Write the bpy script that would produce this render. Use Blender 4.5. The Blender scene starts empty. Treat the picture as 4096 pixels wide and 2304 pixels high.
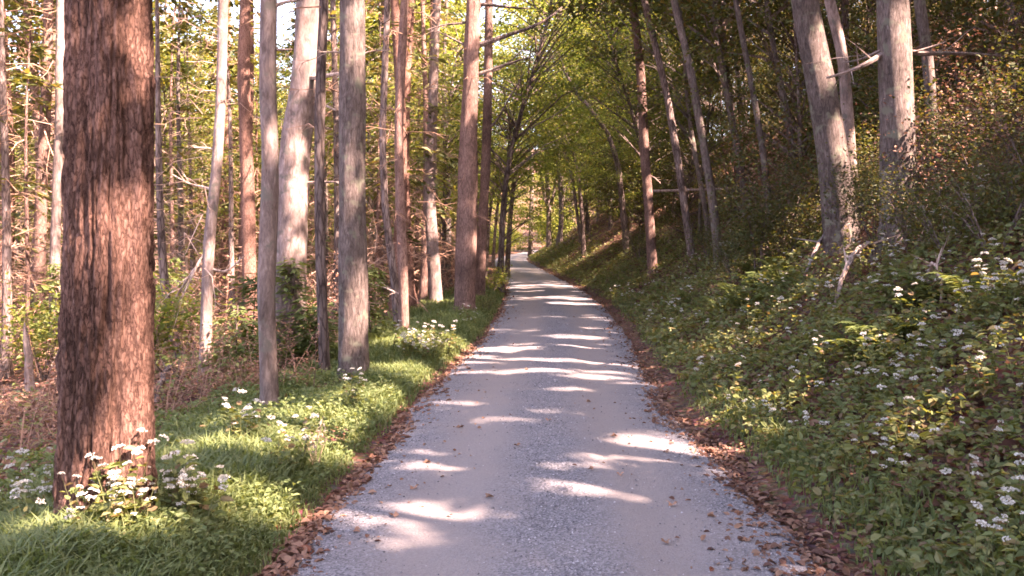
import bpy, math, random
import numpy as np
from mathutils import Vector

# ------------------------------------------------------------------ camera, sky, sun, exposure
sc = bpy.context.scene
COL = sc.collection
CAM_H = 1.7
cam_d = bpy.data.cameras.new('camera'); cam = bpy.data.objects.new('camera', cam_d); COL.objects.link(cam)
cam.location = (0, 0, CAM_H); cam.rotation_euler = (math.radians(90), 0, 0)
cam_d.sensor_width = 36; cam_d.lens = 36 * 887 / 1024; cam_d.shift_y = -38 / 1024
cam_d.clip_start = 0.05; cam_d.clip_end = 2000
sc.camera = cam

SUN_EL, SUN_AZ = math.radians(48), math.radians(121)      # azimuth clockwise from +Y: right and a little behind the camera
SUN = np.array([math.sin(SUN_AZ) * math.cos(SUN_EL), math.cos(SUN_AZ) * math.cos(SUN_EL), math.sin(SUN_EL)])
w = bpy.data.worlds.new('World'); sc.world = w; w.use_nodes = True
nt = w.node_tree; nt.nodes.clear()
wo = nt.nodes.new('ShaderNodeOutputWorld'); bg = nt.nodes.new('ShaderNodeBackground'); sk = nt.nodes.new('ShaderNodeTexSky')
sk.sky_type = 'NISHITA'; sk.sun_disc = False; sk.sun_elevation = SUN_EL; sk.sun_rotation = SUN_AZ
sk.air_density = 1.0; sk.dust_density = 3.0; sk.ozone_density = 1.0
bg.inputs['Strength'].default_value = 0.125
nt.links.new(sk.outputs[0], bg.inputs[0]); nt.links.new(bg.outputs[0], wo.inputs[0])
sd = bpy.data.lights.new('sun', 'SUN'); so = bpy.data.objects.new('sun', sd); COL.objects.link(so)
sd.energy = 5.0; sd.angle = math.radians(0.55); sd.color = (1.0, 0.87, 0.78)
so.rotation_euler = Vector(SUN).to_track_quat('Z', 'Y').to_euler(); so.location = (20, -10, 30)
vs = sc.view_settings
vs.view_transform = 'Standard'; vs.look = 'None'; vs.exposure = 3.5; vs.gamma = 1.0; vs.use_curve_mapping = False
vs.use_white_balance = True; vs.white_balance_temperature = 7600; vs.white_balance_tint = 30
sc.render.engine = 'CYCLES'
cy = sc.cycles
cy.max_bounces = 6; cy.diffuse_bounces = 4; cy.glossy_bounces = 2; cy.transmission_bounces = 3; cy.transparent_max_bounces = 4
cy.use_denoising = True; cy.caustics_reflective = False; cy.caustics_refractive = False
cy.filter_width = 1.7

# ------------------------------------------------------------------ helpers
RNG = np.random.default_rng(7)

def hash3(i, j, k, s):
    h = (i * 374761393 + j * 668265263 + k * 2147483647 + s * 1274126177).astype(np.int64) & 0xffffffff
    h = ((h ^ (h >> 13)) * 1274126177) & 0xffffffff
    return ((h ^ (h >> 16)) & 0xffff) / 65535.0

def vnoise(x, y, z=None, s=0):
    x = np.asarray(x, float); y = np.asarray(y, float)
    z = np.zeros_like(x) if z is None else np.asarray(z, float)
    i, j, k = np.floor(x).astype(np.int64), np.floor(y).astype(np.int64), np.floor(z).astype(np.int64)
    f, g, h = x - i, y - j, z - k
    f, g, h = f*f*(3-2*f), g*g*(3-2*g), h*h*(3-2*h)
    r = 0
    for a in (0, 1):
        for b in (0, 1):
            for c in (0, 1):
                r = r + hash3(i+a, j+b, k+c, s) * (f if a else 1-f) * (g if b else 1-g) * (h if c else 1-h)
    return r * 2 - 1

def fbm(x, y, z=None, s=0, o=3):
    r, a = 0, 1.0
    for q in range(o):
        m = 2 ** q
        r = r + a * vnoise(np.asarray(x) * m, np.asarray(y) * m, None if z is None else np.asarray(z) * m, s + q * 17); a *= .5
    return r

class B:
    """collects vertices and faces of one mesh"""
    def __init__(s): s.v, s.q, s.t, s.n = [], [], [], 0
    def add(s, V, Q=None, T=None):
        V = np.asarray(V, float).reshape(-1, 3)
        if Q is not None and len(Q): s.q.append(np.asarray(Q).reshape(-1, 4) + s.n)
        if T is not None and len(T): s.t.append(np.asarray(T).reshape(-1, 3) + s.n)
        s.v.append(V); s.n += len(V)
    def mesh(s, name, mat, smooth=False, attrs=None):
        me = bpy.data.meshes.new(name)
        V = np.concatenate(s.v).astype(np.float32)
        Fs = ([np.concatenate(s.q)] if s.q else []) + ([np.concatenate(s.t)] if s.t else [])
        me.vertices.add(len(V)); me.vertices.foreach_set('co', V.ravel())
        lp = np.concatenate([f.ravel() for f in Fs]).astype(np.int32)
        sz = np.concatenate([np.full(len(f), f.shape[1]) for f in Fs])
        st = np.concatenate([[0], np.cumsum(sz)[:-1]]).astype(np.int32)
        me.loops.add(len(lp)); me.loops.foreach_set('vertex_index', lp)
        me.polygons.add(len(sz)); me.polygons.foreach_set('loop_start', st)
        me.polygons.foreach_set('use_smooth', np.full(len(sz), smooth))
        me.update(calc_edges=True)
        for k, a in (attrs or {}).items():
            at = me.attributes.new(k, 'FLOAT', 'POINT'); at.data.foreach_set('value', np.asarray(a, np.float32))
        me.materials.append(mat)
        return me

def tube(b, pts, rad, nseg=8, rough=0, seed=0, cap=True):
    P = np.asarray(pts, float); R = np.asarray(rad, float); n = len(P)
    T = np.gradient(P, axis=0); T /= np.linalg.norm(T, axis=1)[:, None] + 1e-9
    up = np.array([1, 0, 0.]) if abs(T[0][0]) < .8 else np.array([0, 1., 0])
    N = up - T * (T @ up)[:, None]; N /= np.linalg.norm(N, axis=1)[:, None]
    M = np.cross(T, N)
    a = np.linspace(0, 2*math.pi, nseg, endpoint=False)
    rr = R[:, None] * np.ones(nseg)
    if rough:
        rr = rr * (1 + rough * fbm(np.cos(a)[None] * 1.7 + 0*rr, np.sin(a)[None] * 1.7 + 0*rr, np.arange(n)[:, None] * .35 + 0*rr, seed))
    V = P[:, None] + rr[..., None] * (np.cos(a)[None, :, None] * N[:, None] + np.sin(a)[None, :, None] * M[:, None])
    i = np.arange(n-1)[:, None] * nseg; j = np.arange(nseg)[None]; j2 = (j + 1) % nseg
    Q = np.stack([i + j, i + j2, i + nseg + j2, i + nseg + j], -1).reshape(-1, 4)
    V = V.reshape(-1, 3); Tt = None
    if cap:
        V = np.concatenate([V, P[-1:] + T[-1:] * R[-1] * .5])
        k = (n-1) * nseg
        Tt = np.stack([k + np.arange(nseg), k + (np.arange(nseg) + 1) % nseg, np.full(nseg, n * nseg)], -1)
    b.add(V, Q, Tt)

def twigs(b, P0, P1, P2, r0):
    """many thin three-sided bent twigs at once"""
    n = len(P0); d = P2 - P0; d /= np.linalg.norm(d, axis=1)[:, None] + 1e-9
    a = np.cross(d, np.tile([.31, .2, .93], (n, 1))); a /= np.linalg.norm(a, axis=1)[:, None] + 1e-9
    c = np.cross(d, a); V = []
    for P, f in ((P0, 1), (P1, .7)):
        for t in (0, 2.094, 4.189):
            V.append(P + (r0 * f)[:, None] * (math.cos(t) * a + math.sin(t) * c))
    V.append(P2); V = np.stack(V, 1).reshape(-1, 3)
    o = np.arange(n)[:, None] * 7
    Q = np.concatenate([o + np.array([k, (k+1) % 3, 3 + (k+1) % 3, 3 + k]) for k in range(3)])
    T = np.concatenate([o + np.array([3 + k, 3 + (k+1) % 3, 6]) for k in range(3)])
    b.add(V, Q, T)

def unit(v): return v / (np.linalg.norm(v, axis=-1, keepdims=True) + 1e-9)

def leaves(b, P, d, nrm, L, W, fold=.12):
    """diamond leaves, one quad each, creased a little"""
    d = unit(d); s = unit(np.cross(d, nrm)); u = np.cross(s, d)
    L = np.broadcast_to(L, len(P))[:, None]; W = np.broadcast_to(W, len(P))[:, None]
    V = np.stack([P, P + d*L*.45 + s*W*.5 + u*L*fold, P + d*L, P + d*L*.45 - s*W*.5 + u*L*fold], 1)
    b.add(V.reshape(-1, 3), np.arange(len(P) * 4).reshape(-1, 4))

def oval_leaves(b, P, d, nrm, L, W, fold=.12):
    """pointed oval leaves folded along the midrib, for plants close by"""
    if not len(P): return
    d = unit(d); s = unit(np.cross(d, nrm)); u = np.cross(s, d)
    L = np.broadcast_to(L, len(P))[:, None]; W = np.broadcast_to(W, len(P))[:, None]
    e = lambda t, k, f: P + d*L*t + s*W*k + u*L*f
    V = np.stack([P, e(.22, .42, fold*.8), e(.6, .40, fold), e(1, 0, -.06), e(.6, -.40, fold), e(.22, -.42, fold*.8)], 1)
    k = np.arange(len(P))[:, None] * 6
    b.add(V.reshape(-1, 3), np.concatenate([k + np.array([0, 1, 2, 3]), k + np.array([0, 3, 4, 5])]))

def rdir(r, n, flat=1.0):
    v = r.normal(size=(n, 3)); v[:, 2] *= flat
    return unit(v)

def empty(name, loc, label, cat, group=None, rz=0., scale=1.):
    o = bpy.data.objects.new(name, None); COL.objects.link(o); o.empty_display_size = .2
    o.location = loc; o.rotation_euler = (0, 0, rz); o.scale = (scale,) * 3
    o['label'] = label; o['category'] = cat
    if group: o['group'] = group
    return o

def part(name, me, parent, loc=(0, 0, 0), rot=(0, 0, 0), scale=None, kind=None):
    o = bpy.data.objects.new(name, me); COL.objects.link(o); o.parent = parent
    o.location = loc; o.rotation_euler = rot
    if scale is not None: o.scale = scale if hasattr(scale, '__len__') else (scale,) * 3
    if kind: o['kind'] = kind
    return o

def single(name, me, label, cat, group=None, loc=(0, 0, 0), rot=(0, 0, 0), scale=1.):
    o = bpy.data.objects.new(name, me); COL.objects.link(o); o.location = loc; o.rotation_euler = rot; o.scale = (scale,) * 3
    o['label'] = label; o['category'] = cat
    if group: o['group'] = group
    return o

def stuff(name, me, label, cat):
    o = single(name, me, label, cat); o['kind'] = 'stuff'; return o

def structure(name, me, label, cat):
    o = single(name, me, label, cat); o['kind'] = 'structure'; return o

# ------------------------------------------------------------------ materials
def ramp(nt, stops, interp='LINEAR'):
    r = nt.nodes.new('ShaderNodeValToRGB'); r.color_ramp.interpolation = interp
    e = r.color_ramp.elements
    while len(e) < len(stops): e.new(1)
    for k, (p, c) in enumerate(stops):
        e[k].position = p; e[k].color = (*c, 1)
    return r

def new_mat(name):
    m = bpy.data.materials.new(name); m.use_nodes = True; nt = m.node_tree; nt.nodes.clear()
    return m, nt, nt.nodes.new('ShaderNodeOutputMaterial'), nt.links.new

def leaf_mat(name, cols, trans=.4, rough=.55, ttint=(1.5, 1.25, .5), objvar=.25):
    m, nt, out, L = new_mat(name)
    g = nt.nodes.new('ShaderNodeNewGeometry')
    n = len(cols); r = ramp(nt, [(k / max(n-1, 1), c) for k, c in enumerate(cols)])
    L(g.outputs['Random Per Island'], r.inputs[0])
    oi = nt.nodes.new('ShaderNodeObjectInfo'); mr = nt.nodes.new('ShaderNodeMapRange')
    mr.inputs[3].default_value = 1 - objvar; mr.inputs[4].default_value = 1 + objvar
    L(oi.outputs['Random'], mr.inputs[0])
    vm = nt.nodes.new('ShaderNodeVectorMath'); vm.operation = 'SCALE'
    L(r.outputs[0], vm.inputs[0]); L(mr.outputs[0], vm.inputs['Scale'])
    p = nt.nodes.new('ShaderNodeBsdfPrincipled'); p.inputs['Roughness'].default_value = rough; p.inputs['Specular IOR Level'].default_value = .3
    L(vm.outputs[0], p.inputs['Base Color'])
    t = nt.nodes.new('ShaderNodeBsdfTranslucent'); v2 = nt.nodes.new('ShaderNodeVectorMath'); v2.operation = 'MULTIPLY'
    v2.inputs[1].default_value = ttint; L(vm.outputs[0], v2.inputs[0]); L(v2.outputs[0], t.inputs[0])
    mx = nt.nodes.new('ShaderNodeMixShader'); mx.inputs[0].default_value = trans
    L(p.outputs[0], mx.inputs[1]); L(t.outputs[0], mx.inputs[2]); L(mx.outputs[0], out.inputs[0])
    return m

def bark_mat(name, dark, mid, light, sc_=9., stretch=.16, bump=.6, lichen=None, dist=.02, crack=.3):
    m, nt, out, L = new_mat(name)
    tc = nt.nodes.new('ShaderNodeTexCoord'); mp = nt.nodes.new('ShaderNodeMapping'); mp.inputs['Scale'].default_value = (1, 1, stretch)
    L(tc.outputs['Object'], mp.inputs[0])
    n1 = nt.nodes.new('ShaderNodeTexNoise'); n1.inputs['Scale'].default_value = sc_; n1.inputs['Detail'].default_value = 8; n1.inputs['Roughness'].default_value = .72
    n1.inputs['Distortion'].default_value = .5
    L(mp.outputs[0], n1.inputs[0])
    mw = nt.nodes.new('ShaderNodeMix'); mw.data_type = 'VECTOR'; mw.inputs[0].default_value = .06; L(mp.outputs[0], mw.inputs[4]); L(n1.outputs['Color'], mw.inputs[5])
    vo = nt.nodes.new('ShaderNodeTexVoronoi'); vo.feature = 'DISTANCE_TO_EDGE'; vo.inputs['Scale'].default_value = sc_ * 1.5; L(mw.outputs[1], vo.inputs[0])
    rv = ramp(nt, [(.0, (0, 0, 0)), (.14, (1, 1, 1))]); L(vo.outputs['Distance'], rv.inputs[0])
    hm = nt.nodes.new('ShaderNodeMath'); hm.operation = 'MULTIPLY_ADD'; hm.inputs[1].default_value = crack; L(rv.outputs[0], hm.inputs[0]); L(n1.outputs[0], hm.inputs[2])
    hs = nt.nodes.new('ShaderNodeMath'); hs.operation = 'SUBTRACT'; hs.inputs[1].default_value = crack * .72; L(hm.outputs[0], hs.inputs[0])
    r = ramp(nt, [(.27, dark), (.5, mid), (.72, light)]); L(hs.outputs[0], r.inputs[0])
    n2 = nt.nodes.new('ShaderNodeTexNoise'); n2.inputs['Scale'].default_value = 1.3; n2.inputs['Detail'].default_value = 3; L(tc.outputs['Object'], n2.inputs[0])
    mr = nt.nodes.new('ShaderNodeMapRange'); mr.inputs[1].default_value = .3; mr.inputs[2].default_value = .7; mr.inputs[3].default_value = .62; mr.inputs[4].default_value = 1.45
    L(n2.outputs[0], mr.inputs[0])
    oi = nt.nodes.new('ShaderNodeObjectInfo'); m2 = nt.nodes.new('ShaderNodeMapRange'); m2.inputs[3].default_value = .8; m2.inputs[4].default_value = 1.25
    L(oi.outputs['Random'], m2.inputs[0])
    mu = nt.nodes.new('ShaderNodeMath'); mu.operation = 'MULTIPLY'; L(mr.outputs[0], mu.inputs[0]); L(m2.outputs[0], mu.inputs[1])
    vm = nt.nodes.new('ShaderNodeVectorMath'); vm.operation = 'SCALE'; L(r.outputs[0], vm.inputs[0]); L(mu.outputs[0], vm.inputs['Scale'])
    col = vm.outputs[0]
    if lichen:
        n3 = nt.nodes.new('ShaderNodeTexNoise'); n3.inputs['Scale'].default_value = 7; n3.inputs['Detail'].default_value = 5; L(tc.outputs['Object'], n3.inputs[0])
        r3 = ramp(nt, [(.55, (0, 0, 0)), (.66, (1, 1, 1))]); L(n3.outputs[0], r3.inputs[0])
        mx = nt.nodes.new('ShaderNodeMix'); mx.data_type = 'RGBA'; L(r3.outputs[0], mx.inputs[0]); L(col, mx.inputs[6]); mx.inputs[7].default_value = (*lichen, 1)
        col = mx.outputs[2]
    p = nt.nodes.new('ShaderNodeBsdfPrincipled'); p.inputs['Roughness'].default_value = .9; p.inputs['Specular IOR Level'].default_value = .15
    bp = nt.nodes.new('ShaderNodeBump'); bp.inputs['Strength'].default_value = bump; bp.inputs['Distance'].default_value = dist
    L(hs.outputs[0], bp.inputs['Height']); L(bp.outputs[0], p.inputs['Normal']); L(col, p.inputs['Base Color']); L(p.outputs[0], out.inputs[0])
    return m

def flat_mat(name, col, rough=.8, var=.25):
    m, nt, out, L = new_mat(name)
    g = nt.nodes.new('ShaderNodeNewGeometry'); mr = nt.nodes.new('ShaderNodeMapRange'); mr.inputs[3].default_value = 1-var; mr.inputs[4].default_value = 1+var
    L(g.outputs['Random Per Island'], mr.inputs[0])
    vm = nt.nodes.new('ShaderNodeVectorMath'); vm.operation = 'SCALE'; vm.inputs[0].default_value = col; L(mr.outputs[0], vm.inputs['Scale'])
    p = nt.nodes.new('ShaderNodeBsdfPrincipled'); p.inputs['Roughness'].default_value = rough; p.inputs['Specular IOR Level'].default_value = .2
    L(vm.outputs[0], p.inputs['Base Color']); L(p.outputs[0], out.inputs[0])
    return m

M = {}
M['bark_brown'] = bark_mat('furrowed brown bark', (.055, .028, .021), (.165, .088, .066), (.235, .138, .106), 34, .30, 1.0, None, .02, .22)
M['bark_grey'] = bark_mat('grey bark', (.036, .027, .023), (.108, .084, .074), (.205, .165, .148), 24, .22, 1.0, (.15, .145, .11), .025, .12)
M['bark_pale'] = bark_mat('pale smooth bark', (.06, .042, .036), (.165, .122, .107), (.29, .23, .208), 15, .3, .7, (.13, .115, .095), .015, .06)
M['bark_red'] = bark_mat('reddish pine bark', (.06, .034, .028), (.15, .092, .075), (.25, .165, .135), 22, .3, .8, None, .02, .14)
M['bark_dark'] = bark_mat('dark bark', (.045, .032, .028), (.11, .08, .07), (.19, .15, .135), 12, .2, .6, None, .02)
M['dead_wood'] = bark_mat('dead wood', (.16, .11, .09), (.30, .22, .18), (.44, .35, .30), 10, .3, .3, None, .01)
M['leaf_maple'] = leaf_mat('maple leaves', [(.085, .115, .028), (.12, .155, .036), (.15, .178, .044), (.19, .195, .055), (.22, .175, .05)], .58, ttint=(1.3, 1.3, .6))
M['leaf_dark'] = leaf_mat('dark broad leaves', [(.04, .055, .018), (.065, .082, .026), (.09, .10, .032), (.13, .085, .04)], .4)  # dark green leaf colour of the hillside trees and bushes
M['needle'] = leaf_mat('conifer needles', [(.045, .06, .018), (.07, .085, .026), (.10, .11, .034), (.15, .13, .05)], .35)
M['cover'] = leaf_mat('ground cover leaves', [(.075, .10, .032), (.115, .145, .048), (.15, .175, .062), (.19, .20, .08), (.16, .105, .055)], .42)
M['grass'] = leaf_mat('verge grass', [(.08, .115, .042), (.108, .148, .054), (.135, .172, .064), (.165, .19, .08)], .45, ttint=(1.3, 1.2, .6))
M['fern'] = leaf_mat('fern fronds', [(.08, .115, .035), (.11, .15, .048), (.15, .18, .065)], .45)
M['litter'] = leaf_mat('fallen leaves', [(.09, .04, .03), (.15, .075, .05), (.22, .12, .08), (.30, .18, .12), (.17, .06, .035)], .15, .75, (1.2, 1, .8))
M['petal'] = leaf_mat('white florets', [(.42, .40, .34), (.55, .53, .46), (.66, .64, .58)], .25, .7, (1, 1, 1), .05)
M['stalk'] = flat_mat('plant stalks', (.10, .11, .045))
M['dry_stalk'] = flat_mat('dry stalks', (.34, .26, .18))
M['twig'] = flat_mat('dead conifer twigs', (.25, .145, .10), .85, .5)
M['twig_pale'] = flat_mat('pale dead twigs', (.32, .215, .165), .85, .45)

def ground_mat():
    m, nt, out, L = new_mat('forest floor')
    tc = nt.nodes.new('ShaderNodeTexCoord')
    n1 = nt.nodes.new('ShaderNodeTexNoise'); n1.inputs['Scale'].default_value = 9; n1.inputs['Detail'].default_value = 8; n1.inputs['Roughness'].default_value = .7
    n2 = nt.nodes.new('ShaderNodeTexNoise'); n2.inputs['Scale'].default_value = .5; n2.inputs['Detail'].default_value = 4
    v = nt.nodes.new('ShaderNodeTexVoronoi'); v.inputs['Scale'].default_value = 22
    for q in (n1, n2, v): L(tc.outputs['Object'], q.inputs[0])
    r = ramp(nt, [(.3, (.05, .028, .02)), (.5, (.12, .068, .048)), (.7, (.22, .14, .10))]); L(n1.outputs[0], r.inputs[0])
    mx = nt.nodes.new('ShaderNodeMix'); mx.data_type = 'RGBA'; mx.blend_type = 'MULTIPLY'; mx.inputs[0].default_value = .5
    L(r.outputs[0], mx.inputs[6]); L(v.outputs['Color'], mx.inputs[7])
    r2 = ramp(nt, [(.4, (.8, .8, .8)), (.62, (1.25, 1.15, 1.05))]); L(n2.outputs[0], r2.inputs[0])
    m2 = nt.nodes.new('ShaderNodeMix'); m2.data_type = 'RGBA'; m2.blend_type = 'MULTIPLY'; m2.inputs[0].default_value = 1
    L(mx.outputs[2], m2.inputs[6]); L(r2.outputs[0], m2.inputs[7])
    p = nt.nodes.new('ShaderNodeBsdfPrincipled'); p.inputs['Roughness'].default_value = .95; p.inputs['Specular IOR Level'].default_value = .1
    bp = nt.nodes.new('ShaderNodeBump'); bp.inputs['Strength'].default_value = .8; bp.inputs['Distance'].default_value = .04
    L(v.outputs['Distance'], bp.inputs['Height']); L(bp.outputs[0], p.inputs['Normal'])
    L(m2.outputs[2], p.inputs['Base Color']); L(p.outputs[0], out.inputs[0])
    return m
M['ground'] = ground_mat()

def road_mat():
    m, nt, out, L = new_mat('compacted gravel')
    tc = nt.nodes.new('ShaderNodeTexCoord')
    at = nt.nodes.new('ShaderNodeAttribute'); at.attribute_name = 'wear'
    n1 = nt.nodes.new('ShaderNodeTexNoise'); n1.inputs['Scale'].default_value = 55; n1.inputs['Detail'].default_value = 5; n1.inputs['Roughness'].default_value = .75
    n2 = nt.nodes.new('ShaderNodeTexNoise'); n2.inputs['Scale'].default_value = 1.6; n2.inputs['Detail'].default_value = 5
    v = nt.nodes.new('ShaderNodeTexVoronoi'); v.inputs['Scale'].default_value = 85
    for q in (n1, n2, v): L(tc.outputs['Object'], q.inputs[0])
    loose = ramp(nt, [(.2, (.09, .086, .09)), (.5, (.145, .139, .145)), (.85, (.235, .225, .232))]); L(v.outputs['Color'], loose.inputs[0])
    fine = ramp(nt, [(.3, (.165, .142, .132)), (.5, (.20, .175, .164)), (.7, (.235, .207, .195))]); L(n1.outputs[0], fine.inputs[0])
    ad = nt.nodes.new('ShaderNodeMath'); ad.operation = 'MULTIPLY_ADD'; ad.inputs[1].default_value = 1.5; ad.inputs[2].default_value = -.75
    L(n2.outputs[0], ad.inputs[0])
    a2 = nt.nodes.new('ShaderNodeMath'); a2.operation = 'ADD'; a2.use_clamp = True; L(ad.outputs[0], a2.inputs[0]); L(at.outputs['Fac'], a2.inputs[1])
    mx = nt.nodes.new('ShaderNodeMix'); mx.data_type = 'RGBA'; L(a2.outputs[0], mx.inputs[0]); L(loose.outputs[0], mx.inputs[6]); L(fine.outputs[0], mx.inputs[7])
    p = nt.nodes.new('ShaderNodeBsdfPrincipled'); p.inputs['Roughness'].default_value = .9; p.inputs['Specular IOR Level'].default_value = .2
    bp = nt.nodes.new('ShaderNodeBump'); bp.inputs['Strength'].default_value = .55; bp.inputs['Distance'].default_value = .012
    L(v.outputs['Distance'], bp.inputs['Height']); L(bp.outputs[0], p.inputs['Normal'])
    L(mx.outputs[2], p.inputs['Base Color']); L(p.outputs[0], out.inputs[0])
    return m
M['road'] = road_mat()
M['stone'] = leaf_mat('gravel stones', [(.07, .068, .075), (.12, .115, .125), (.18, .172, .185), (.24, .23, .24), (.45, .43, .44)], 0, .85)

# ------------------------------------------------------------------ road line and terrain
_ty = np.array([-60, -10, 0, 4.6, 7.3, 9.7, 12.6, 17.5, 25, 33, 42, 58, 75, 90, 103, 125, 150, 190, 260])
_tL = np.array([-3, -1.3, -1.25, -1.22, -1.09, -1.02, -.84, -.46, -.2, -.12, -.2, -.85, -1.5, -1.5, -.9, 1.6, 6, 16, 40])
_tR = np.array([0, 1.55, 1.6, 1.62, 1.6, 1.64, 1.8, 2.22, 2.6, 2.72, 2.6, 1.95, 1.3, 1.35, 2.0, 4.5, 9, 19, 43])
_tz = np.array([0, 0, 0, 0, 0, 0, 0, 0, .08, .13, .19, .42, .69, .86, 1.0, 1.4, 2.2, 3.6, 6])
_fy = np.arange(-60, 260, .5)
def _smooth(t):
    f = np.interp(_fy, _ty, t); k = np.exp(-np.linspace(-2, 2, 17) ** 2); k /= k.sum()
    return np.convolve(np.pad(f, 8, mode='edge'), k, 'valid')
_fL, _fR, _fz = _smooth(_tL), _smooth(_tR), _smooth(_tz)
def road_at(y): return np.interp(y, _fy, _fL), np.interp(y, _fy, _fR), np.interp(y, _fy, _fz)
def softplus(x, k): return k * np.logaddexp(0, x / k)

def terrain(x, y):
    x = np.asarray(x, float); y = np.asarray(y, float)
    L, R, rz = road_at(y)
    sr = np.maximum(x - R, 0); sl = np.maximum(L - x, 0)
    up = .74 * (softplus(sr - .75, .35) - softplus(-.75, .35))
    up = 45 * (1 - np.exp(-up / 45))
    down = -.13 * (softplus(sl - 2.6, .5) - softplus(-2.6, .5)); down = np.maximum(down, -1.3 + .03 * down)
    down = np.maximum(down, -1.3)
    mound = .07 * np.exp(-((sl - .9) / .6) ** 2)
    edge = np.clip(np.maximum(sr, sl) / .6, 0, 1)
    z = rz - .05 * (1 - edge) + up + np.where(sl > 0, down + mound, 0)
    z = z + edge * (.05 * fbm(x * 1.3, y * 1.3, None, 3) + .16 * np.clip(np.maximum(sr, sl) / 4 - .3, 0, 1) * fbm(x * .3, y * .3, None, 9))
    far = np.clip((np.hypot(x + 5, y - 20) - 110) / 120, 0, 1)          # the valley sides rise beyond the wood
    return z + 26 * far * far * (x < 20)

F = 2231.5                                    # focal length in the pixels of the 2576 wide picture the measurements were read from
def at(u, v, Y): return np.array([(u - 1288) / F * Y, Y, CAM_H - (v - 629) / F * Y])
def ground_hit(u, v, y0=2.5, y1=160):
    Y = np.arange(y0, y1, .05)
    p = CAM_H - (v - 629) / F * Y - terrain((u - 1288) / F * Y, Y)
    k = np.argmax(p < 0)
    if p[k] >= 0: k = len(Y) - 1
    x = (u - 1288) / F * Y[k]
    return np.array([x, Y[k], float(terrain(x, Y[k]))])

xs = np.concatenate([np.arange(-300, -60, 12), np.arange(-60, -12, 1.2), np.arange(-12, -4.5, .3), np.arange(-4.5, 6, .12), np.arange(6, 14, .3), np.arange(14, 50, 1.2), np.arange(50, 301, 12)])
ys = np.concatenate([np.arange(-200, -20, 12), np.arange(-20, 1, 1), np.arange(1, 16, .15), np.arange(16, 40, .4), np.arange(40, 120, 1.2), np.arange(120, 421, 12)])
gx, gy = np.meshgrid(xs, ys)
gz = terrain(gx, gy)
nx, ny = len(xs), len(ys)
ii = (np.arange(ny-1)[:, None] * nx + np.arange(nx-1)[None]).ravel()
b = B(); b.add(np.stack([gx, gy, gz], -1), np.stack([ii, ii+1, ii+nx+1, ii+nx], -1))
structure('ground', b.mesh('ground', M['ground'], True), 'brown forest floor and steep bank covered with leaf litter', 'ground')

ry = np.concatenate([np.arange(-20, 2, .5), np.arange(2, 20, .1), np.arange(20, 60, .3), np.arange(60, 200, 1)])
ct = np.linspace(-1.18, 1.18, 61)
YY, CC = np.meshgrid(ry, ct, indexing='ij')
L_, R_, Z_ = road_at(YY)
hw = (R_ - L_) / 2; wob = .07 * fbm(YY * .9, np.sign(CC) * 5 + 0*YY, None, 5)
XX = (L_ + R_) / 2 + CC * (hw + wob)
prof = .05 * (1 - CC ** 2) - .018 * np.exp(-((np.abs(CC) - .5) / .16) ** 2) - .09 * np.clip(np.abs(CC) - 1, 0, 1) / .18
ZZ = Z_ + prof + .008 * fbm(XX * 2.2, YY * 2.2, None, 21) - .005
wear = np.exp(-((np.abs(CC - .02) - .47) / .27) ** 2) * 1.25 - .1
n0, n1 = YY.shape
ii = (np.arange(n0-1)[:, None] * n1 + np.arange(n1-1)[None]).ravel()
b = B(); b.add(np.stack([XX, YY, ZZ], -1), np.stack([ii, ii+1, ii+n1+1, ii+n1], -1))
structure('road', b.mesh('road', M['road'], True, {'wear': wear.ravel()}), 'narrow grey gravel road with two worn wheel tracks', 'road')
def road_z(x, y):
    L, R, rz = road_at(y); c = (x - (L + R) / 2) / ((R - L) / 2)
    return rz + .05 * (1 - c ** 2) - .018 * np.exp(-((np.abs(c) - .5) / .16) ** 2) - .005

# ------------------------------------------------------------------ where the sun reaches the ground through gaps in the hillside canopy
GAPS = []      # world position, half sizes in x and y
def gap(u, v, hu, hv, up=0.):
    p = ground_hit(u, v); Y = p[1]
    GAPS.append((p[0], p[1], p[2] + up, hu / F * Y, max(hv * Y * Y / (F * CAM_H), .07)))
for g in [(1050, 1330, 190, 20), (930, 1298, 150, 10), (990, 1390, 120, 14), (1400, 1248, 105, 15), (1500, 1274, 80, 9), (1410, 1195, 60, 9),
          (1030, 1163, 65, 12), (1090, 1195, 80, 6), (1640, 1112, 120, 11), (1690, 1165, 110, 9), (1800, 1200, 50, 12), (1060, 1078, 60, 6), (1130, 1030, 55, 5),
          (1330, 948, 240, 5), (1500, 962, 120, 5), (1410, 997, 55, 5), (1240, 888, 110, 7), (1440, 858, 80, 5), (1300, 921, 210, 5), (1165, 908, 60, 9),
          (1370, 757, 110, 4), (1450, 770, 80, 3), (1360, 725, 110, 4), (790, 1090, 110, 50), (640, 1070, 120, 20), (1040, 880, 110, 25), (560, 1290, 120, 40), (870, 1160, 50, 20),
          (220, 1330, 80, 25), (1790, 1040, 60, 25), (2000, 1010, 110, 25), (1860, 1130, 50, 15), (2150, 680, 35, 30), (2420, 800, 60, 30), (1900, 680, 60, 20), (2380, 1000, 60, 20)]:
    gap(*g)
for g in [(700, 1150, 150, 45), (900, 1020, 110, 40), (600, 1300, 150, 50), (460, 1180, 70, 35), (280, 1390, 140, 40), (1010, 945, 90, 25), (1130, 880, 60, 18), (80, 1400, 80, 40), (2200, 1150, 60, 25), (1850, 880, 70, 25), (2450, 1250, 60, 25)]: gap(*g)
_rg = np.random.default_rng(12)
for _ in range(70):                                       # small stray flecks of sun along the road
    y = 7.0 + 47 * _rg.random() ** 1.6; L, R, rz = road_at(y); GAPS.append((float(L + (R - L) * _rg.random()), y, float(rz), .12 + .45 * _rg.random() ** 2, .02 + .05 * _rg.random() + .004 * y))
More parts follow.
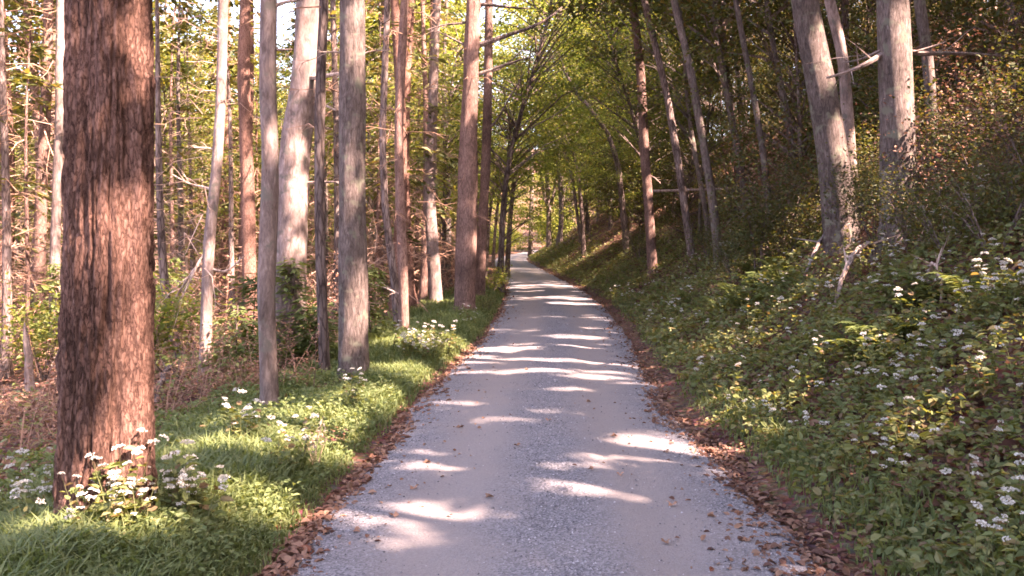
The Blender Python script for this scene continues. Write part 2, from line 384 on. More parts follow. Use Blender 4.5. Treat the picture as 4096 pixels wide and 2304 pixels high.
for _ in range(70):
    y = 12 + 30 * _rg.random(); GAPS.append((-3.5 - .42 * y * _rg.random(), y, 3 * _rg.random(), .25 + .7 * _rg.random(), .25 + .7 * _rg.random()))
gap(1900, 740, 90, 30); gap(1960, 700, 50, 20)
def gap3(u, v, Y, r): p = at(u, v, Y); GAPS.append((p[0], p[1], p[2], r, r))
def sun_filter(P, keep=.0, r=RNG):
    """canopy leaves that would shade one of the sunny spots are missing from the crown"""
    ok = np.ones(len(P), bool)
    for gx_, gy_, gz_, rx, ry_ in GAPS:
        t = (P[:, 2] - gz_) / SUN[2]
        dx = P[:, 0] - SUN[0] * t - gx_; dy = P[:, 1] - SUN[1] * t - gy_
        ok &= ~((t > .3) & ((dx / (rx + .09)) ** 2 + (dy / (ry_ + .055)) ** 2 < 1))
    return ok | (r.random(len(P)) < keep)

# ------------------------------------------------------------------ tree pieces
def smooth_path(P, n):
    P = np.asarray(P, float)
    t = np.concatenate([[0], np.cumsum(np.linalg.norm(np.diff(P, axis=0), axis=1))]); tt = np.linspace(0, t[-1], n)
    R = np.stack([np.interp(tt, t, P[:, k]) for k in range(3)], 1)
    for _ in range(3):
        R[1:-1] = (R[:-2] + 2 * R[1:-1] + R[2:]) / 4
    return R

def broad_crown(r, z0, z1, rad, ncl, per, size, mat, limbs_mat=None, top=.35, flat=.28, world=None, name='crown', spread=.8):
    """layered sprays of leaves on limbs; world = (location, rotation z, scale) when the crown must leave sun gaps"""
    h = r.random(ncl) ** .85; z = z0 + (z1 - z0) * h
    R = rad * np.sqrt(np.clip(1 - np.abs((h - top) / (1.08 - top)) ** 2, .06, 1)) if top < 1 else rad * (1 - .9 * h)
    R = np.where(h < top, rad * (.7 + .3 * h / top), R)
    az = r.random(ncl) * 2 * math.pi; q = .25 + .75 * np.sqrt(r.random(ncl))
    C = np.stack([np.cos(az) * R * q, np.sin(az) * R * q, z], 1)
    k = np.repeat(np.arange(ncl), per); n = len(k)
    s = (spread * (.6 + .8 * r.random(ncl)))[k]
    off = r.normal(size=(n, 3)) * np.stack([s, s, s * flat], 1) * .62
    off[:, 2] -= .12 * (off[:, 0] ** 2 + off[:, 1] ** 2) / np.maximum(s, .2)
    P = C[k] + off
    d = np.stack([np.cos(az)[k], np.sin(az)[k], np.full(n, -.25)], 1) + r.normal(size=(n, 3)) * .6
    nr = unit(np.array([0, 0, 1.]) + r.normal(size=(n, 3)) * .55)
    if world is not None:
        loc, rz, scl = world; c_, s_ = math.cos(rz), math.sin(rz)
        Wp = np.stack([P[:, 0] * c_ - P[:, 1] * s_, P[:, 0] * s_ + P[:, 1] * c_, P[:, 2]], 1) * scl + np.asarray(loc)
        ok = sun_filter(Wp); P, d, nr = P[ok], d[ok], nr[ok]
    L = size * (.7 + .6 * r.random(len(P)))
    b = B(); leaves(b, P, d, nr, L, L * .72)
    return b.mesh(name, mat), C

def limbs_mesh(r, C, z_attach, trunk_xy, mat, r0=.03, name='limb'):
    """limbs from the trunk out to the leaf sprays"""
    b = B(); za = np.maximum(C[:, 2] - (.5 + .7 * np.hypot(C[:, 0], C[:, 1])) * .6, z_attach)
    P0 = np.stack([np.interp(za, trunk_xy[:, 2], trunk_xy[:, 0]), np.interp(za, trunk_xy[:, 2], trunk_xy[:, 1]), za], 1)
    P1 = (P0 + C) / 2 + r.normal(size=C.shape) * .15; P1[:, 2] += .15
    twigs(b, P0, P1, C, np.full(len(C), r0) * (.5 + r.random(len(C))))
    return b.mesh(name, mat)

def conifer_sprays(r, b, z0, z1, rad0, rad1, nbr, size, droop=.25, per=9):
    z = z0 + (z1 - z0) * r.random(nbr); f = (z - z0) / (z1 - z0)
    ln = (rad0 + (rad1 - rad0) * f) * (.6 + .5 * r.random(nbr)); az = r.random(nbr) * 2 * math.pi
    k = np.repeat(np.arange(nbr), per * 2); n = len(k)
    t = np.tile(np.repeat(np.linspace(.2, 1, per), 2), nbr); side = np.tile([1., -1.], nbr * per)
    out = np.stack([np.cos(az), np.sin(az), np.zeros(nbr)], 1)[k]; lat = np.stack([-np.sin(az), np.cos(az), np.zeros(nbr)], 1)[k]
    P = out * (t * ln[k])[:, None]; P[:, 2] += z[k] - droop * ln[k] * t ** 1.7 + r.normal(size=n) * .04
    P += r.normal(size=(n, 3)) * .05
    d = out * .7 + lat * side[:, None] * (1.15 - .7 * t)[:, None] + r.normal(size=(n, 3)) * .25; d[:, 2] -= .25
    nr = unit(np.array([0, 0, 1.]) + r.normal(size=(n, 3)) * .35)
    L = size * (.6 + .7 * r.random(n)) * (1.1 - .45 * t)
    leaves(b, P, d, nr, L, L * .34, .05)
    return z, az, ln

def dead_twigs(r, b, z0, z1, n, lmin, lmax, r0, rt, sub=4):
    """whorls of bare lower branches with side twigs"""
    z = z0 + (z1 - z0) * r.random(n); az = r.random(n) * 2 * math.pi; ln = lmin + (lmax - lmin) * r.random(n) ** 1.5
    o = np.stack([np.cos(az), np.sin(az), np.zeros(n)], 1); rise = r.normal(size=n) * .3 - .1
    P0 = o * rt * .6; P0[:, 2] = z
    P2 = o * ln[:, None]; P2[:, 2] = z + rise * ln - .1 * ln ** 1.5
    P1 = (P0 + P2) / 2; P1[:, 2] += .12 * ln; P1 += r.normal(size=(n, 3)) * .06
    twigs(b, P0, P1, P2, r0 * (.5 + r.random(n)))
    k = np.repeat(np.arange(n), sub); t = (.25 + .7 * r.random(len(k)))[:, None]
    A = np.where(t < .5, P0[k] + (P1[k] - P0[k]) * t * 2, P1[k] + (P2[k] - P1[k]) * (t * 2 - 1))
    dd = unit(P2[k] - P0[k] + r.normal(size=(len(k), 3)) * .6 * ln[k][:, None]) * (ln[k] * (.2 + .35 * r.random(len(k))))[:, None]
    twigs(b, A, A + dd * .5 + r.normal(size=dd.shape) * .03, A + dd, np.full(len(k), r0 * .45))

def trunk_mesh(P, rad, mat, nseg=16, rough=.12, seed=0, flare=.35, name='trunk'):
    P = np.asarray(P, float); h = P[:, 2] - P[0, 2]
    R = np.asarray(rad) * (1 + 1.6 * flare * np.exp(-np.maximum(h, 0) / .22))
    b = B(); tube(b, P, R, nseg, rough, seed)
    V = b.v[0]; c = P[np.clip(np.arange(len(V)) // nseg, 0, len(P) - 1)]; d = V - c; a = np.arctan2(d[:, 1], d[:, 0]); hh = c[:, 2] - P[0, 2]
    b.v[0] = c + d * (1 + .9 * flare * np.exp(-np.maximum(hh, 0) / .35) * np.cos(a * 5 + seed + np.sin(a * 2)))[:, None]
    return b.mesh(name, mat, True)

# ------------------------------------------------------------------ shared kinds of tree
def kind_conifer(seed, H, r0, bark, twig, green_low, lean):
    r = np.random.default_rng(seed)
    z = np.linspace(-.25, H, 24); P = np.stack([lean * np.clip(z / H, 0, 1) ** 1.5 * 1.2 + .10 * np.sin(z * .5 + seed), .08 * np.sin(z * .37 + seed * 2), z], 1)
    tm = trunk_mesh(P, r0 * (1 - .82 * np.clip(z / H, 0, 1)), M[bark], 12, .10, seed)
    b = B(); dead_twigs(r, b, .6, H * .6, 85, .4, 2.0, .014, r0, 5); wm = b.mesh('twigs', M[twig])
    b = B(); conifer_sprays(r, b, H * .6, H * .99, 1.8, .3, 40, .42, .3, 8)
    if green_low: conifer_sprays(r, b, 1.6, H * .5, 2.2, 1.8, green_low, .34, .3, 9)
    return dict(trunk=tm, twigs=wm, crown=b.mesh('crown', M['needle']))
CON = [kind_conifer(11, 17, .15, 'bark_red', 'twig', 14, .3), kind_conifer(12, 19, .19, 'bark_brown', 'twig', 22, -.2), kind_conifer(13, 15, .11, 'bark_dark', 'twig', 10, .5),
       kind_conifer(14, 18, .14, 'bark_pale', 'twig_pale', 12, .1), kind_conifer(15, 16, .10, 'bark_red', 'twig_pale', 16, -.5), kind_conifer(16, 17, .17, 'bark_grey', 'twig', 30, 0)]

def kind_maple(seed, H, r0, lean, rad, ncl, per, size, z0, mat, bark):
    r = np.random.default_rng(seed); z = np.linspace(-.25, H * .9, 20)
    P = np.stack([lean * H * np.clip(z / H, 0, 1) ** 1.4 + .12 * np.sin(z * .7 + seed), .12 * np.sin(z * .5 + 2 * seed), z], 1)
    tm = trunk_mesh(P, r0 * (1 - .8 * np.clip(z / H, 0, 1)), M[bark], 10, .1, seed, .3)
    cm, C = broad_crown(r, z0, H, rad, ncl, per, size, M[mat])
    co = np.array([np.interp(c, P[:, 2], P[:, 0]) for c in C[:, 2]])
    v = np.empty(len(cm.vertices) * 3, np.float32); cm.vertices.foreach_get('co', v); v = v.reshape(-1, 3)
    v[:, 0] += np.interp(v[:, 2], P[:, 2], P[:, 0]); cm.vertices.foreach_set('co', v.ravel())
    C = C.copy(); C[:, 0] += co
    return dict(trunk=tm, limbs=limbs_mesh(r, C, z0 * .6, P, M[bark], .028), crown=cm)
MAP = [kind_maple(31, 11, .09, .12, 3.0, 85, 120, .105, 2.8, 'leaf_maple', 'bark_dark'), kind_maple(32, 9, .07, -.1, 2.6, 65, 120, .10, 2.6, 'leaf_maple', 'bark_grey'),
       kind_maple(33, 13, .11, .22, 3.2, 95, 120, .11, 4.2, 'leaf_maple', 'bark_dark'), kind_maple(34, 12, .10, .05, 3.0, 85, 120, .11, 4.6, 'leaf_maple', 'bark_pale')]
FAR = [kind_maple(41, 17, .16, .03, 3.6, 110, 60, .26, 3.5, 'leaf_maple', 'bark_pale'), kind_maple(42, 19, .18, -.03, 3.4, 110, 60, .27, 6.0, 'leaf_maple', 'bark_red'),
       kind_maple(43, 13, .12, .05, 3.6, 110, 60, .25, 1.2, 'leaf_maple', 'bark_grey')]
HIL_LOW = [kind_maple(54, 7.5, .05, -.08, 2.1, 75, 110, .095, .7, 'leaf_dark', 'bark_dark'), kind_maple(55, 6, .045, .06, 1.9, 60, 110, .09, .4, 'leaf_dark', 'bark_dark')]
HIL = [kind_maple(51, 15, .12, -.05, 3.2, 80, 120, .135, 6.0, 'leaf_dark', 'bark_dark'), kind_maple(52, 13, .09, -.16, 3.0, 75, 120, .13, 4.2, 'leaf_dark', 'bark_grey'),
       kind_maple(53, 10, .06, -.10, 2.4, 60, 120, .115, 2.2, 'leaf_dark', 'bark_dark')]

def open_crown(me, loc, rz, scale):
    """copy of a shared crown without the leaves that would close a sun gap"""
    v = np.empty(len(me.vertices) * 3, np.float32); me.vertices.foreach_get('co', v); v = v.reshape(-1, 4, 3); c = v.mean(1)
    ca_, sa_ = math.cos(rz), math.sin(rz); W = np.stack([c[:, 0] * ca_ - c[:, 1] * sa_, c[:, 0] * sa_ + c[:, 1] * ca_, c[:, 2]], 1) * scale + np.asarray(loc)
    ok = sun_filter(W)
    if ok.all(): return me
    b = B(); b.add(v[ok].reshape(-1, 3), np.arange(int(ok.sum()) * 4).reshape(-1, 4)); return b.mesh('crown', me.materials[0])
def blocks(x, y, wid, top):
    """would something standing here shade one of the sunlit patches on the named trunks"""
    hx, hy = SUN[0] / math.hypot(SUN[0], SUN[1]), SUN[1] / math.hypot(SUN[0], SUN[1]); z0 = float(terrain(x, y))
    for gx_, gy_, gz_, rx, ry_ in LITS:
        t = (x - gx_) * hx + (y - gy_) * hy; dist = abs((x - gx_) * hy - (y - gy_) * hx)
        if t > .4 and dist < wid + .1 and gz_ + t * math.tan(SUN_EL) < z0 + top: return True
    return False
def place(kind, name, loc, rz, scale, label, group, cat='tree', gaps=False):
    o = empty(name, loc, label, cat, group, rz, scale)
    part('trunk', kind['trunk'], o); part('crown', open_crown(kind['crown'], loc, rz, scale) if gaps else kind['crown'], o)
    if 'limbs' in kind: part('limb', kind['limbs'], o, kind='stuff')
    if 'twigs' in kind: part('twig', kind['twigs'], o, kind='stuff')
    return o

# ------------------------------------------------------------------ the trees one can point to
MARKS, PENDING, LITS = [], [], []
TRUNKS = []     # u, v range and depth of the named trunks
def main_tree(name, label, path, wid, bark, H, crown=None, Y=None, branches=(), nseg=20, rough=.12, group=None, twig=None, crown_scale=1., rings=60, flare=.3, seed=1, bmat='dead_wood', drift=0., short=None, lit=()):
    u0, v0 = path[0]
    if Y is None: base = ground_hit(u0, v0); Y = base[1]
    else: base = np.array([(u0 - 1288) / F * Y, Y, 0]); base[2] = terrain(base[0], Y)
    pts = [base - [0, 0, .3], base] + [at(u, v, Y + drift * k) for k, (u, v) in enumerate(path[1:], 1)]
    d = unit(pts[-1] - pts[-2]); top = pts[-1]
    if top[2] - base[2] < H:
        d2 = unit(d * np.array([.6, .6, 1])); pts.append(top + d2 * (H - (top[2] - base[2])) / d2[2])
    P = smooth_path(pts, rings); tl = np.linspace(0, 1, 9)[1:-1, None]; P = np.vstack([P[:1], P[:1] + (P[1:2] - P[:1]) * tl, P[1:2], P[1:2] + (P[2:3] - P[1:2]) * tl, P[2:]])
    ra, rb = wid[0] / F * Y / 2, wid[1] / F * Y / 2
    zt = at(0, max(path[-1][1], 0), Y)[2]
    z = P[:, 2]; R = np.where(z < zt, ra + (rb - ra) * np.clip((z - base[2]) / (zt - base[2]), 0, 1), rb * (1 - .75 * np.clip((z - zt) / max(base[2] + H - zt, .1), 0, 1)))
    o = empty(name, base, label, 'tree', group)
    part('trunk', trunk_mesh(P - base, R, M[bark], nseg, rough, seed, flare), o)
    for poly, r0 in branches:
        n = len(poly); r = np.random.default_rng(seed * 7 + n + int(poly[0][0])); sgn = r.choice([-1, 1])
        bp = np.array([at(u, v, Y - .02 + sgn * .10 * k * (r0 / .03) ** .5) for k, (u, v) in enumerate(poly)]) - base
        # root the branch in the middle of the trunk
        k = np.argmin(np.abs(P[:, 2] - base[2] - bp[0][2])); bp = np.vstack([P[k] - base, bp])
        bb = B(); q = smooth_path(bp, 10); tube(bb, q, np.linspace(r0, r0 * .3, 10) * 1.35, 6, .15, seed)
        me = 5; a = q[r.integers(3, 9, me)]; dd = (unit(q[-1] - q[0]) + r.normal(size=(me, 3)) * .6) * (.15 + .5 * r.random(me))[:, None] * min(1, np.linalg.norm(q[-1] - q[0]))
        br = part('branch', bb.mesh('branch', M[bmat]), o); bb = B(); twigs(bb, a, a + dd * .5 + [0, 0, .02], a + dd, np.full(me, r0 * .3)); part('twig', bb.mesh('twig', M[bmat]), br, kind='stuff')
    if crown is not None:
        k = np.argmax(P[:, 2] - base[2] > H * .55)
        c = P[k] - base
        part('crown', crown, o, (c[0], c[1], H * .0), (0, 0, seed * 1.3), crown_scale)
    if twig: part('twig', twig, o, (0, 0, 0), (0, 0, seed), 1., kind='stuff')
    TRUNKS.append((u0, Y)); MARKS.append((short, u0, Y))
    for u, v, rad in lit: gap3(u, v, Y - .3 * wid[0] / F * Y, rad); LITS.append(GAPS[-1])
    if path[0][0] > 1500 and crown is None: PENDING.append((o, base, P, H, seed))
    return o, base, P, R

def top_crown(seed, z0, z1, rad, n, mat='needle'):
    r = np.random.default_rng(seed); b = B(); conifer_sprays(r, b, z0, z1, rad, .3, n, .5, .3, 8); return b.mesh('crown', M[mat])
TC = [top_crown(61, 11.5, 20, 2.2, 42), top_crown(62, 10, 17, 1.8, 34)]
def sparse_twigs(seed, z0, z1, n, l, rt, mat='twig'):
    r = np.random.default_rng(seed); b = B(); dead_twigs(r, b, z0, z1, n, .25, l, .009, rt, 4); return b.mesh('twig', M[mat])
TW = [sparse_twigs(71, 2.0, 9, 26, 1.4, .15), sparse_twigs(72, 1.5, 8, 34, 1.2, .06, 'twig_pale'), sparse_twigs(73, 3, 10, 22, 1.6, .1)]

# the big furrowed trunk beside the verge: bark plates are real relief
o, base, P, R = main_tree('conifer_tree', 'massive trunk with furrowed red-brown bark rising from grass and white flowers', [(264, 1335), (268, 900), (274, 500), (273, 0)], (214, 206), 'bark_brown', 20, TC[0], nseg=10, rings=70, short='massive furrowed trunk', lit=[(372, v, .10) for v in (60, 130, 480, 560, 640, 720, 800, 880, 960, 1040, 1120)] + [(240, 560, .07), (300, 900, .06)], seed=1, flare=.02)
tr = [c for c in o.children if c.name.startswith('trunk')][0]
n, ns = 350, 180
PP = smooth_path(np.vstack([P[0], P[1], P[-1]]) - base, 40)
zz = np.concatenate([np.linspace(-.3, 5.5, n), np.linspace(5.7, 20, 30)]); n = len(zz)
cxy = np.stack([np.interp(zz, P[:, 2] - base[2], P[:, k] - base[k]) for k in (0, 1)], 1); rr = np.interp(zz, P[:, 2] - base[2], R)
a = np.linspace(0, 2*math.pi, ns, endpoint=False); A, Zg = np.meshgrid(a, zz)
ca, sa = np.cos(A), np.sin(A)
f1 = np.abs(vnoise(ca * 5.2 + .25 * vnoise(ca * 3, sa * 3, Zg * 2.0, 5), sa * 5.2, Zg * .55, 3)); f2 = np.abs(vnoise(ca * 11, sa * 11, Zg * 3.2, 4)); f3 = vnoise(ca * 24, sa * 24, Zg * 11, 6)
rel = -.030 * np.exp(-(f1 / .14) ** 2) - .020 * np.exp(-(f2 / .2) ** 2) + .012 * f3 + .006 * vnoise(ca * 40, sa * 40, Zg * 26, 14)
rib = .035 * np.exp(-((np.angle(np.exp(1j * (A + .42 + .03 * np.sin(Zg))))) / .16) ** 2) * np.clip((3.8 - Zg) / 1.5, 0, 1)      # the buttress rib along its right side
lump = .02 * fbm(ca * 1.2, sa * 1.2, Zg * .5, 8)
RR = rr[:, None] * (1 + .22 * np.exp(-np.maximum(Zg, 0) / .35) * (.7 + .5 * np.cos(A * 4 + 1))) + rel + rib + lump
V = np.stack([cxy[:, 0, None] + RR * ca, cxy[:, 1, None] + RR * sa, Zg], -1).reshape(-1, 3)
i = np.arange(n-1)[:, None] * ns; j = np.arange(ns)[None]; j2 = (j + 1) % ns
b = B(); b.add(V, np.stack([i + j, i + j2, i + ns + j2, i + ns + j], -1).reshape(-1, 4))
tr.data = b.mesh('trunk', M['bark_brown'], True)

main_tree('young_tree', 'slim pale grey trunk with dappled light at the edge of the grass verge', [(680, 1045), (668, 780), (676, 560), (684, 400), (672, 250), (676, 0)], (44, 42), 'bark_pale', 15, TC[1], short='slim pale verge trunk', lit=[(676, 60, .1), (675, 180, .14), (684, 350, .2), (684, 880, .1)], seed=2,
          branches=[([(690, 127), (735, 124)], .02), ([(692, 12), (725, 3), (760, 0)], .02), ([(660, 300), (640, 292)], .012)], crown_scale=.9)
main_tree('old_tree', 'thick pale pink-grey trunk with a crooked bend and broken dead branch stubs', [(735, 915), (727, 760), (735, 600), (738, 460), (741, 350), (750, 298), (768, 235), (772, 150), (781, 0)], (88, 66), 'bark_pale', 19, TC[0], short='crooked pale trunk', lit=[(792, 40, .2), (785, 120, .28), (800, 170, .15), (745, 370, .14), (768, 490, .2), (760, 830, .1)], seed=3, rings=80,
          branches=[([(765, 205), (780, 191), (812, 194), (852, 184)], .05), ([(712, 345), (722, 310), (748, 299), (790, 312), (836, 326)], .035), ([(782, 256), (812, 262), (846, 278)], .03), ([(766, 460), (805, 457), (858, 458)], .025), ([(790, 118), (830, 100)], .02)])
main_tree('straight_tree', 'straight mottled grey trunk with lichen flecks on the verge, thickest of the grey ones', [(889, 958), (887, 500), (886, 0)], (74, 62), 'bark_grey', 19, TC[0], short='mottled grey trunk', lit=[(876, 480, .16), (878, 530, .14), (892, 770, .22), (890, 830, .2), (880, 150, .14), (895, 30, .16)], seed=4, rough=.1,
          branches=[([(862, 130), (800, 131)], .012), ([(925, 128), (980, 126)], .01)])
main_tree('young_tree', 'thin leaning trunk, bleached white where sunlit, with forked dead twigs low down', [(512, 968), (518, 830), (524, 620), (545, 430), (556, 260), (562, 0)], (30, 24), 'bark_pale', 15, TC[1], short='thin white-lit leaning trunk', lit=[(520, 890, .28), (522, 820, .25), (556, 190, .25), (556, 280, .3), (556, 350, .25), (530, 640, .15)], seed=5, twig=TW[1], crown_scale=.9,
          branches=[([(505, 655), (470, 705), (442, 748)], .022), ([(508, 640), (475, 715), (450, 760)], .018), ([(530, 672), (565, 690), (612, 646)], .018), ([(540, 228), (500, 229)], .012), ([(530, 372), (488, 371)], .012), ([(522, 470), (480, 466), (432, 438)], .015)])
main_tree('slender_tree', 'thin dark rough trunk between the crooked pale trunk and the mottled grey one', [(818, 950), (808, 700), (802, 450), (806, 200), (816, 0)], (26, 24), 'bark_dark', 15, TC[1], short='thin dark verge trunk', seed=6, twig=TW[2], crown_scale=.9)
main_tree('slender_tree', 'slender red-brown trunk, slightly bent, above the sunlit white flower clump', [(1018, 850), (1014, 690), (1006, 500), (1003, 300), (1012, 100), (1018, 0)], (26, 20), 'bark_red', 16, TC[1], short='slender red-brown trunk', lit=[(1016, 60, .3), (1005, 350, .2), (1016, 720, .25), (1018, 800, .25)], seed=7, twig=TW[0], crown_scale=.9,
          branches=[([(1005, 740), (960, 720)], .02)])
main_tree('slender_tree', 'dark thin trunk hugging the slender red-brown bent trunk', [(1003, 858), (990, 690), (968, 520), (962, 350), (975, 0)], (20, 15), 'bark_dark', 13, TC[1], seed=17, Y=18.2, crown_scale=.8)
main_tree('roadside_pine', 'tall tapering pine trunk by the roadside, grey at the foot and reddish above', [(1168, 792), (1172, 650), (1178, 400), (1186, 150), (1192, 0)], (54, 36), 'bark_red', 20, TC[0], short='tall roadside pine', lit=[(1190, 70, .3), (1188, 20, .2), (1205, 600, .2)], seed=8, twig=TW[0], bmat='bark_dark',
          branches=[([(1203, 122), (1262, 92), (1332, 72), (1392, 45), (1414, 18)], .05), ([(1205, 190), (1260, 165), (1340, 142)], .04), ([(1200, 8), (1260, 16), (1330, 22)], .04), ([(1170, 60), (1120, 60), (1075, 75)], .03), ([(1172, 115), (1100, 78)], .03)])
main_tree('roadside_pine', 'thinner reddish pine just behind the tall tapering roadside pine', [(1207, 752), (1212, 600), (1222, 420), (1228, 200), (1230, 0)], (27, 20), 'bark_red', 18, TC[1], short='thinner roadside pine', lit=[(1230, 40, .3), (1230, 180, .25), (1216, 660, .2)], seed=9, twig=TW[0], bmat='bark_dark',
          branches=[([(1236, 190), (1290, 150), (1340, 100)], .03), ([(1236, 330), (1280, 250), (1320, 180)], .03)])
main_tree('pale_tree', 'blotchy pale trunk leaning in sun behind the pines by the road', [(1098, 800), (1090, 640), (1080, 520), (1088, 300), (1095, 100), (1100, 0)], (34, 20), 'bark_pale', 16, TC[1], Y=25, short='blotchy pale trunk', lit=[(1095, 560, .4), (1098, 700, .5), (1098, 770, .4)], seed=10, twig=TW[1])
main_tree('brown_tree', 'plain brown trunk half hidden behind the slim pale verge trunk', [(632, 905), (628, 700), (622, 450), (612, 200), (618, 0)], (36, 28), 'bark_brown', 17, TC[1], Y=18.5, short='plain brown trunk', seed=11, twig=TW[2])
main_tree('dark_sapling', 'small dark leaning stem just right of the massive furrowed trunk', [(465, 935), (440, 860), (412, 700), (402, 520), (398, 300)], (24, 14), 'bark_dark', 8, None, Y=15, seed=12, twig=TW[1])
main_tree('grey_snag', 'broken grey dead stem standing in the sunny wood', [(75, 990), (72, 900), (66, 860)], (22, 16), 'bark_pale', 1.1, None, Y=14.5, seed=13)
main_tree('sunlit_tree', 'pale sunlit trunk forking low in the wood behind the massive furrowed trunk', [(135, 900), (138, 700), (140, 560), (150, 300), (152, 0)], (26, 20), 'bark_pale', 15, TC[1], Y=19, short='pale forking sunlit trunk', seed=14, twig=TW[1])

# the shaded hillside
main_tree('hillside_tree', 'stout leaning trunk with ridged grey bark and a sunlit right flank on the bank', [(2122, 500), (2095, 380), (2062, 200), (2022, 0)], (84, 66), 'bark_grey', 18, None, Y=13.6, short='stout leaning hillside trunk', lit=[(2072, 90, .28), (2080, 170, .32), (2112, 330, .28), (2126, 400, .28)], seed=21, rough=.1)
main_tree('hillside_tree', 'thick upright trunk with a bright sunlit patch and dead side branches on the bank', [(2262, 610), (2258, 400), (2254, 200), (2246, 0)], (92, 78), 'bark_grey', 18, None, short='thick upright hillside trunk', lit=[(2278, 60, .26), (2280, 120, .34), (2284, 190, .32), (2284, 240, .22), (2286, 330, .28)], seed=22, rough=.1,
          branches=[([(2222, 132), (2185, 160), (2135, 181), (2080, 196)], .035), ([(2225, 120), (2170, 150), (2120, 158)], .02), ([(2290, 142), (2345, 132), (2440, 135), (2530, 141)], .03), ([(2290, 135), (2380, 105)], .015)], bmat='bark_pale')
main_tree('hillside_tree', 'thin leaning stem behind the two thick hillside trunks', [(2148, 260), (2120, 130), (2085, 0)], (30, 26), 'bark_pale', 14, None, Y=16.5, lit=[(2112, 90, .22), (2118, 130, .2)], seed=23)
main_tree('hillside_tree', 'thin crooked stem right of the thick upright hillside trunk', [(2352, 260), (2335, 150), (2312, 0)], (30, 26), 'bark_grey', 14, None, Y=15, seed=24)
main_tree('hillside_tree', 'slim leaning roadside trunk with flaking sunlit bark and a bare pole lodged against it', [(1642, 692), (1634, 540), (1622, 380), (1612, 190), (1592, 0)], (24, 20), 'bark_red', 15, None, short='slim flaking roadside trunk', lit=[(1612, 200, .35), (1614, 260, .35), (1630, 470, .3), (1645, 570, .25), (1648, 660, .25)], seed=25, branches=[([(1636, 440), (1650, 450), (1662, 462)], .03)], bmat='dead_wood')
main_tree('hillside_tree', 'dark curved stem leaning to the road beside the slim flaking trunk', [(1742, 652), (1722, 520), (1702, 380), (1676, 230), (1635, 60), (1620, 0)], (19, 16), 'bark_dark', 14, None, short='dark curved bank stem', seed=26)
main_tree('hillside_tree', 'grey-green curved stem leaning left on the shaded bank', [(1808, 655), (1790, 480), (1762, 320), (1738, 180), (1695, 0)], (22, 17), 'bark_grey', 14, None, short='grey-green curved stem', seed=27)
main_tree('hillside_tree', 'dark arching trunk bent far out over the road', [(1578, 520), (1556, 420), (1532, 340), (1490, 280), (1450, 235), (1420, 180)], (17, 9), 'bark_dark', 9, MAP[1]['crown'], Y=40, short='arching trunk over the road', seed=28, crown_scale=.7)
main_tree('hillside_tree', 'thin stem with a pale scar high on the shaded bank', [(1942, 505), (1920, 380), (1892, 220), (1850, 0)], (17, 13), 'bark_grey', 13, None, Y=20, short='scarred thin bank stem', seed=29)
main_tree('hillside_tree', 'slanting dark stem at the crest of the bank where the road bends', [(1462, 535), (1440, 450), (1412, 350), (1395, 280)], (9, 6), 'bark_dark', 11, MAP[2]['crown'], Y=62, seed=30, crown_scale=.8)
main_tree('hillside_tree', 'short dark stem behind the slanting one at the bank crest', [(1482, 505), (1470, 430), (1458, 350)], (7, 5), 'bark_dark', 11, MAP[0]['crown'], Y=66, seed=32, crown_scale=.8)
main_tree('forked_tree', 'pale forked tree catching sun at the far bend of the road', [(1381, 628), (1380, 520), (1374, 390), (1365, 280)], (13, 9), 'bark_pale', 14, FAR[0]['crown'], Y=84, short='pale forked far tree', seed=33, crown_scale=.7, branches=[([(1386, 520), (1396, 470), (1402, 420)], .14), ([(1374, 520), (1362, 450), (1355, 400)], .14)], bmat='bark_pale')
main_tree('bright_tree', 'white sunlit trunk standing at the far end of the road', [(1334, 632), (1336, 560), (1338, 460), (1334, 330)], (12, 8), 'bark_pale', 14, FAR[2]['crown'], Y=98, seed=34, crown_scale=.7)

for u in (1655, 1835, 1860): gap3(u, 472, 28.6, .3)          # sun on the bare pole
for o, base, P, H, seed in PENDING:
    r = np.random.default_rng(900 + seed); q = P - base; dx = float(np.interp(H * .75, q[:, 2], q[:, 0])); dy = float(np.interp(H * .75, q[:, 2], q[:, 1]))
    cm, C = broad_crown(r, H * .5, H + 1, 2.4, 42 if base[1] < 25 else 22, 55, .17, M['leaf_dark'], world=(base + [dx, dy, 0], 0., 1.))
    part('crown', cm, o, (dx, dy, 0)); C = C + [dx, dy, 0]; part('limb', limbs_mesh(r, C[::2], H * .4, q, M['bark_grey'], .016), o, kind='stuff')
def behind(x, y):
    u = 1288 + x / y * F; c = sorted((abs(u - uu), sh) for sh, uu, Y in MARKS if sh and Y < y - .3 and (uu < 1300) == (u < 1300))
    return ' behind the ' + c[0][1] if c and c[0][0] < 170 else ''
